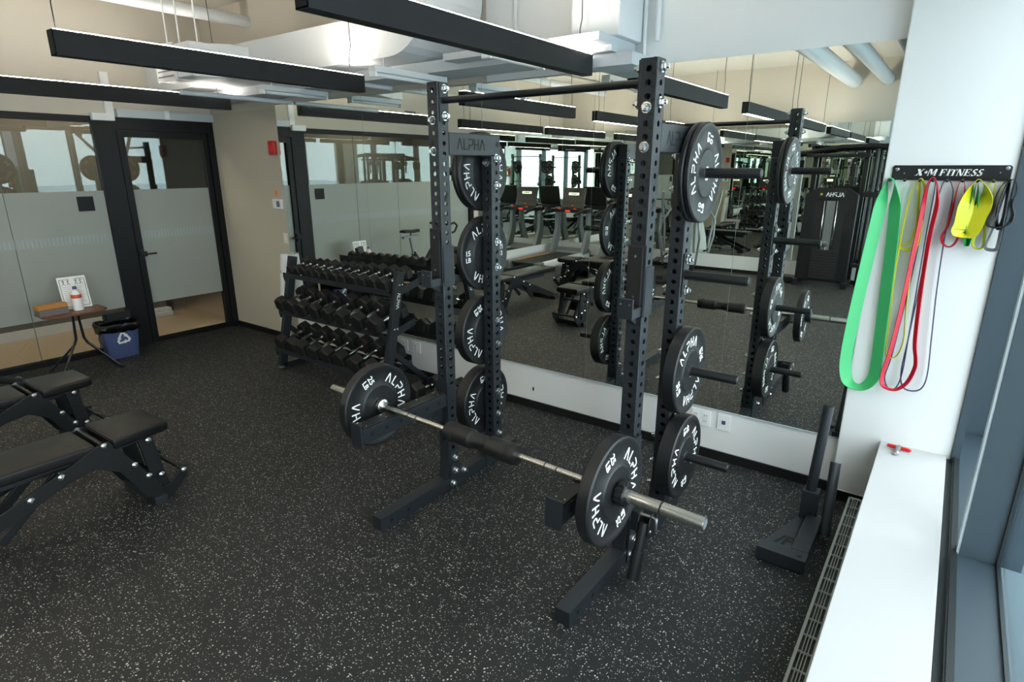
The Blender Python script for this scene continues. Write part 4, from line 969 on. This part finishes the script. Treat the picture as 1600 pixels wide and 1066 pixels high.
g = B(); lathe(g, [(.017, .2005), (.017, .222), (.010, .228)], n=16); obj('cap', g, 'blue', t)
t = thing('exercise_chart', 'white sheet with exercise figures and text standing on the side table', 'sign', (tx - .12, ty + .07, .5858))
g = B(); bar(g, (0, -.115, .15), (0, .115, .15), .003, .30, 0, up=(-.18, 0, 1)); sh = obj('sheet', g, 'paper', t)
def on_sheet(y, z, w=0): return (-.18 * (z - .15) + .0022 + w, y, z * .985 + .003)
g = B()
for a, b in (((-.10, .02), (.10, .02)), ((.10, .02), (.10, .275)), ((.10, .275), (.02, .275)), ((-.02, .275), (-.10, .275)), ((-.10, .275), (-.10, .02))): tube(g, [on_sheet(*a), on_sheet(*b)], .0022, 4, smooth=False)
obj('border', g, 'blackink', sh)
for y, sg in ((-.07, 'T'), (-.03, 'L'), (.03, 'X'), (.07, 'K')):
    g = B(); tube(g, [on_sheet(y - .012, .222), on_sheet(y, .24), on_sheet(y + .013, .222)], .0022, 5); tube(g, [on_sheet(y, .24), on_sheet(y + (.004 if sg in 'TX' else -.006), .258)], .0028, 5); tube(g, [on_sheet(y - .014, .256), on_sheet(y + .012, .262)], .0016, 5); tube(g, [on_sheet(y, .263), on_sheet(y, .269)], .004, 6); obj('figure_drawing', g, 'blackink', sh)
g = B()
for k in range(9):
    z = .205 - k * .018
    for a, b in ((-.085, -.015), (.005, .08)): tube(g, [on_sheet(a, z), on_sheet(b - (k * 37 % 5) * .006, z)], .0011, 4, smooth=False)
obj('text_lines', g, 'outdark', sh)
# recycling bin
t = thing('recycling_bin', 'blue recycling bin lined with a black bag in front of the glass partition', 'bin', (-6.70, 2.30, 0))
g = B(); N_ = 28
def rr(hx, hy, z, r=.03):
    out = []
    for k in range(N_):
        a = 2 * PI * k / N_; c, s = math.cos(a), math.sin(a); q = max(abs(c) / 1, abs(s) / 1); n_ = 5
        k_ = (abs(c) ** n_ + abs(s) ** n_) ** (-1 / n_); out.append((c * k_ * hx, s * k_ * hy, z))
    return out
def loft(g, rings, cap0=True, cap1=True):
    V = [[g.verts.new(p) for p in r_] for r_ in rings]
    for A_, B_ in zip(V, V[1:]):
        n_ = len(A_)
        for k in range(n_): f = g.faces.new([A_[k], A_[(k + 1) % n_], B_[(k + 1) % n_], B_[k]]); f.smooth = True
    if cap0: g.faces.new(V[0][::-1])
    if cap1: g.faces.new(V[-1])
loft(g, [rr(.085, .135, .0), rr(.09, .14, .012), rr(.115, .17, .33), rr(.12, .178, .33), rr(.12, .178, .345), rr(.112, .168, .345), rr(.085, .13, .02)]); obj('bin_body', g, 'blue', t)
g = B(); random.seed(4); rings = []
for hx, hy, z, j in ((.10, .155, .30, 0), (.112, .166, .36, .0), (.128, .19, .362, .012), (.131, .194, .33, .012), (.127, .188, .275, .010)):
    rings.append([(x * (1 + random.uniform(-j, j) * 6), y * (1 + random.uniform(-j, j) * 4), z + random.uniform(-j, j) * 1.5) for x, y, z in rr(hx, hy, z)])
loft(g, rings, False, False); o = obj('bin_liner', g, 'bag', t); m_ = o.modifiers.new('thickness', 'SOLIDIFY'); m_.thickness = .003
g = B(); tube(g, [(.08, -.18, .30), (.10, -.215, .24), (.09, -.20, .19), (.09, -.21, .15), (.08, -.185, .13)], .004, 6); obj('liner_drawstring', g, 'bag', o)
for k in range(3):
    g = B(); a0 = 90 + 120 * k
    def on_bin(u, v, w): return (.0905 + (.205 + v) * .0745 + w, u, .205 + v)
    def rot_(p): c, s_ = math.cos(R(a0 - 90)), math.sin(R(a0 - 90)); return (p[0] * c - p[1] * s_, p[0] * s_ + p[1] * c)
    # one folded arrow: outer bend near the apex, head pointing clockwise
    A_ = [(-.052, .005), (-.022, .060), (.012, .060), (.030, .032), (.042, .038), (.034, .002), (.002, .016), (.012, .022), (.002, .040), (-.010, .040), (-.034, -.004)]
    v_ = [rot_((x_ * .95, (y_ + .008) * .95)) for x_, y_ in A_]
    put_flat(g, v_, [[0, 1, 9, 10], [1, 2, 8, 9], [2, 3, 7, 8], [3, 4, 5, 6, 7]], on_bin, .0025)
    obj('recycling_arrow', g, 'ink', t)
t = thing('black_crate', 'black storage box standing behind the blue recycling bin', 'box', (-6.78, 2.36, 0))
g = B(); box(g, -.10, -.06, -.12, .13, 0, .43, .006); obj('box_side', g, 'steel2', t)
g = B(); box(g, -.055, -.02, -.10, .12, .35, .43, .006); obj('box_lid', g, 'dark', t)
# ================================================================== MACHINES BEYOND, SEEN IN THE MIRROR
def make_treadmill(label):
    """runner faces local +Y; origin on the floor at the middle of the deck"""
    t = thing('treadmill', label, 'treadmill')
    g = B(); box(g, -.27, .27, -.98, .62, .14, .165, .004); obj('running_belt', g, 'belt', t)
    for s in (-1, 1):
        g = B(); prism(g, [(-1.02, .05), (-1.02, .13), (-.95, .175), (.66, .20), (.80, .17), (.80, .05)], s * .29, s * .40, 'X', .008); r_ = obj('side_rail', g, 'treadgrey' if s > 0 else 'treadwhite', t)
        g = B(); box(g, s * .282 - .005, s * .282 + .005, -.75, .35, .166, .176); obj('orange_stripe', g, 'orangeline', r_)
        g = B(); box(g, min(s * .28, s * .41), max(s * .28, s * .41), -1.06, -.90, .03, .19, .015); obj('rear_cap', g, 'treadgrey', t)
        g = B(); prism(g, [(.50, .16), (.72, .16), (.86, .60), (.80, 1.08), (.72, 1.08), (.70, .62)], s * .33, s * .40, 'X', .006); obj('upright', g, 'treadgrey', t)
        g = B(); tube(g, [(s * .37, .78, 1.03), (s * .37, .50, 1.02), (s * .37, .25, .98)], .026, 10); tube(g, [(s * .37, .26, .98), (s * .37, .20, .96)], .03, 10); obj('handrail', g, 'steel2', t)
        g = B(); tube(g, [(s * .18, .60, 1.05), (s * .18, .52, 1.07)], .018, 8); box(g, s * .18 - .03, s * .18 + .03, .505, .52, 1.05, 1.075, .003); obj('grip_sensor', g, 'orange', t)
    g = B(); prism(g, [(.58, .03), (.58, .20), (.72, .27), (.92, .24), (.98, .12), (.95, .03)], -.34, .34, 'X', .015); obj('motor_hood', g, 'treadgrey', t)
    g = B(); box(g, -.42, .42, .56, .84, .98, 1.06, .02); obj('console_tray', g, 'steel2', t)
    g = B(); box(g, -.05, .05, .55, .56, 1.0, 1.03); obj('safety_clip', g, 'redglow', t)
    g = B(); bar(g, (0, .74, 1.06), (0, .84, 1.46), .52, .04, .012, up=(0, -1, 0)); c = obj('console', g, 'screen', t)
    mt = Matrix.Translation((0, .74, 1.06)) @ Matrix.Rotation(math.atan2(.10, .40) * -1, 4, 'X')
    g = B(); box(g, -.12, .12, -.0235, -.0215, .26, .31, 0, mt); d = obj('display', g, 'screenglow', c)
    g = B(); box(g, -.07, .07, -.0245, -.0240, .275, .295, 0, mt); obj('display_text', g, 'greenglow', c)
    g = B(); box(g, -.22, .22, -.0235, -.0215, .10, .115, 0, mt); obj('console_seam', g, 'dark', c)
    g = B(); box(g, -.012, .012, -.0245, -.0215, .045, .065, 0, mt); obj('stop_button', g, 'redglow', c)
    return t
tm = make_treadmill('grey treadmill nearest the room corner, seen in the mirror'); tm.location = (-6.33, -2.55, 0); tm.rotation_euler = (0, 0, PI)
dup(tm, 'grey treadmill farther from the side mirror, beside the elliptical, seen in the mirror', (-5.20, -2.60, 0), (0, 0, PI))

def bike(loc, rz, label):
    """spin bike; rider faces local +Y"""
    t = thing('spin_bike', label, 'exercise bike', loc, rz)
    for y, w in ((-.40, .18), (.52, .21)):
        g = B(); tube(g, [(-w, y, .035), (w, y, .035)], .028, 10); obj('floor_bar', g, 'silver', t)
    g = B(); tube(g, [(0, -.40, .05), (0, -.22, .12), (0, 0, .25), (0, .30, .20), (0, .52, .05)], .03, 8); tube(g, [(0, -.16, .64), (0, .02, .42), (0, .05, .26)], .04, 8); tube(g, [(0, .02, .42), (0, .40, .85)], .035, 8); tube(g, [(0, -.16, .62), (0, -.10, .17)], .028, 8); obj('frame', g, 'steel2', t)
    g = B(); lathe(g, [(.03, -.02), (.22, -.022), (.235, -.012), (.235, .012), (.22, .022), (.03, .02)], (0, .30, .33), 'X', 32); obj('flywheel', g, 'dark', t)
    g = B(); prism(g, [(-.16, .22), (.30, .17), (.42, .32), (.30, .46), (.02, .34), (-.15, .32)], -.05, -.035, 'X'); prism(g, [(-.16, .22), (.30, .17), (.42, .32), (.30, .46), (.02, .34), (-.15, .32)], .035, .05, 'X'); obj('drive_cover', g, 'dark', t)
    g = B(); tube(g, [(0, -.16, .60), (0, -.22, .88)], .018, 8); bar(g, (0, -.36, .885), (0, -.06, .90), .05, .03, .003); obj('seat_post', g, 'silver', t)
    g = B(); loft(g, [[(x * w * 1.0, y, z0 + x_) for x, x_ in ((-.5, 0), (-.5, .03), (0, .045), (.5, .03), (.5, 0))] for y, w, z0 in ((-.36, .12, .955), (-.30, .17, .955), (-.20, .14, .945), (-.10, .06, .945), (-.03, .04, .945))]); tube(g, [(0, -.20, .90), (0, -.20, .95)], .012, 6); obj('saddle', g, 'dark', t)
    g = B(); tube(g, [(0, .38, .82), (0, .42, 1.02)], .02, 8); tube(g, [(-.20, .42, 1.03), (.20, .42, 1.03)], .016, 8)
    for s in (-1, 1): tube(g, [(s * .20, .42, 1.03), (s * .20, .54, 1.05), (s * .20, .60, 1.0), (s * .19, .56, .92), (s * .19, .50, .90)], .016, 8)
    obj('handlebar', g, 'dark', t)
    for s in (-1, 1):
        g = B(); bar(g, (s * .07, .02, .27), (s * .08, .02 - s * .05, .27 - s * .16), .02, .03, .002); box(g, s * .13 - .05, s * .13 + .05, -.02 - s * .05, .06 - s * .05, .10 - s * .16 + .0 + .02, .125 - s * .16 + .02, .003); obj('crank_pedal', g, 'silver', t)
    return t
bike((-6.40, 1.0, 0), PI, 'black spin bike with silver seat post, seen in the mirror before the partition')
t = thing('elliptical_trainer', 'silver and black elliptical trainer seen in the mirror behind the right rack post', 'elliptical', (-3.95, -2.75, 0), R(170))
g = B(); box(g, -.25, .25, -.9, -.82, 0, .07, .01); box(g, -.28, .28, .72, .82, 0, .07, .01); box(g, -.06, .06, -.85, .75, .05, .14, .01); obj('base', g, 'dark', t)
g = B(); prism(g, [(.25, .08), (.95, .08), (.92, .45), (.72, .85), (.55, .88), (.38, .55)], -.10, .10, 'X', .03); obj('drive_housing', g, 'treadwhite', t)
for s in (-1, 1):
    g = B(); tube(g, [(s * .27, .62, .35), (s * .27, .50, .85), (s * .30, .38, 1.20), (s * .27, .26, 1.45)], .022, 10); obj('swing_arm', g, 'silver', t)
    g = B(); box(g, s * .20 - .07, s * .20 + .07, -.35, .05, .28, .32, .01); tube(g, [(s * .20, -.15, .27), (s * .22, .66, .30)], .02, 8); obj('pedal_arm', g, 'dark', t)
    g = B(); tube(g, [(s * .30, .72, .1), (s * .36, .60, .6), (s * .33, .55, .9), (s * .18, .60, 1.15)], .02, 10); obj('side_tube', g, 'silver', t)
g = B(); tube(g, [(0, .70, .85), (0, .62, 1.25)], .035, 10); obj('mast', g, 'dark', t)
g = B(); box(g, -.20, .20, .55, .62, 1.20, 1.50, .02); c = obj('console', g, 'screen', t)
g = B(); box(g, -.10, .10, .543, .549, 1.34, 1.42); obj('display', g, 'screenglow', c)
# cable machine against the far wall
mx, my = -1.60, -3.42
t = thing('cable_machine', 'big black cable machine with a lettered shroud, seen in the mirror by the column', 'machine', (mx, my, 0))
for x in (-.38, .34):
    g = B(); box(g, x - .035, x + .035, -.26, -.18, 0, 2.20, .005); box(g, x - .04, x + .04, -.28, .26, 0, .10, .006); obj('frame_post', g, 'steel2', t)
g = B(); prism(g, [(-.40, .09), (.36, .09), (.36, 1.46), (.20, 1.56), (-.22, 1.56), (-.40, 1.46)], .12, .17, 'Y', .012); shd = obj('shroud', g, 'steel2', t)
g = B(); prism(g, [(-.19, 1.40), (.16, 1.40), (.17, 1.52), (-.20, 1.52)], .171, .185, 'Y', .004); pq = obj('plaque', g, 'dark', t)
g = B(); v_, f_, w_ = strokes_word('ALPHA', .055, .011); put_flat(g, v_, f_, lambda u, v, w: (.03 - u, .1855 + w, 1.43 + v), .001); obj('plaque_lettering', g, 'ink', pq)
g = B(); lathe(g, [(.02, .1855), (.02, .1865)], (-.165, 0, 1.46), 'Y', 6); obj('plaque_emblem', g, 'gold', pq)
g = B(); box(g, -.24, .20, .171, .174, .12, 1.36); sl = obj('window_slot', g, 'dark', shd)
for x in (-.10, .08):
    g = B(); tube(g, [(x, .186, .62), (x, .186, 1.36)], .010, 10); obj('guide_rod', g, 'chrome', t)
g = B(); box(g, -.07, .05, .176, .180, .60, 1.36); obj('guide_panel', g, 'silver', t)
for k in range(10):
    g = B(); box(g, -.19, .17, .176, .215, .14 + k * .046, .14 + k * .046 + .042, .003); obj('weight_block', g, 'dark', t)
g = B(); tube(g, [(-.01, .19, .60), (-.01, .19, .66)], .012, 8); lathe(g, [(.02, .19), (.05, .195), (.05, .215), (.02, .22)], (-.01, 0, .69), 'Y', 16); obj('stack_pulley', g, 'chrome', t)
g = B(); tube(g, [(-.80, -.05, 2.06), (-.42, -.05, 2.10), (.0, -.05, 2.17), (.45, -.05, 2.18), (.80, -.05, 2.14)], .04, 8); box(g, -.46, .80, -.26, -.18, 2.12, 2.20, .006); obj('top_beam', g, 'steel2', t)
g = B(); box(g, -.46, .42, -.18, .16, 2.02, 2.07, .01); obj('top_plate', g, 'steel2', t)
for x in (.48, .62):
    g = B(); tube(g, [(x, -.1, .02), (x, -.1, 2.14)], .035, 12); obj('side_post', g, 'steel2', t)
g = B(); box(g, .36, .75, -.16, -.04, 1.42, 1.50, .006); box(g, .36, .75, -.16, -.04, .32, .38, .006); obj('side_bracket', g, 'steel2', t)
for k in range(2):
    g = B(); lathe(g, [(.02, -.02), (.055, -.02), (.055, .02), (.02, .02)], (-.15 + .3 * k, .12, 1.95), 'X', 18); box(g, -.16 + .3 * k, -.14 + .3 * k, .1, .14, 1.70, 2.02); obj('top_pulley', g, 'chrome', t)
g = B(); bar(g, (-.70, -.02, .08), (-.70, -.02, 2.05), .085, .07, .004, up=(0, 1, 0)); col = obj('cable_column', g, 'treadwhite', t)
g = B()
for k in range(24): lathe(g, [(.009, .0355), (.009, .0365)], (-.70, -.02, .25 + k * .07), 'Y', 8)
obj('column_hole', g, 'dark', col)['kind'] = 'stuff'
g = B(); box(g, -.76, -.64, -.1, .06, 1.80, 1.98, .01); obj('carriage', g, 'dark', t)
g = B(); tube(g, [(-.70, .08, 1.80), (-.74, .08, 1.50), (-.66, .08, 1.50), (-.70, .08, 1.80)], .008, 6); tube(g, [(-.75, .08, 1.49), (-.65, .08, 1.49)], .018, 8); obj('pull_handle', g, 'dark', t)
g = B(); box(g, -.70, -.40, -.1, .10, 0, .10, .01); obj('column_base', g, 'steel2', t)
# second cable column and a rack of small dumbbells at the far wall
# trees outside the windows
def tree(x, y, h, label):
    t = thing('bare_tree', label, 'tree', (x, y, -.5)); random.seed(int(x * 10 + y))
    g = B(); tips = []
    def grow(p, d, l, r, k):
        q = p + d * l; tube(g, [p, q], [r, r * .7], 6, caps=False); tips.append(q)
        if k:
            for _ in range(3):
                n_ = (d + Vector((random.uniform(-1, 1), random.uniform(-1, 1), random.uniform(-.2, .7))) * .75).normalized(); grow(q, n_, l * .72, r * .62, k - 1)
    grow(Vector((0, 0, 0)), Vector((0, 0, 1)), h * .3, .10, 5); obj('trunk', g, mat('bark', '3a342e', .9), t)
tree(9, -1.5, 7, 'bare branching tree outside the windows, reflected in the partition glass')
tree(11, 3.0, 8, 'taller bare tree outside, farther along the windows')
#==NEXT==
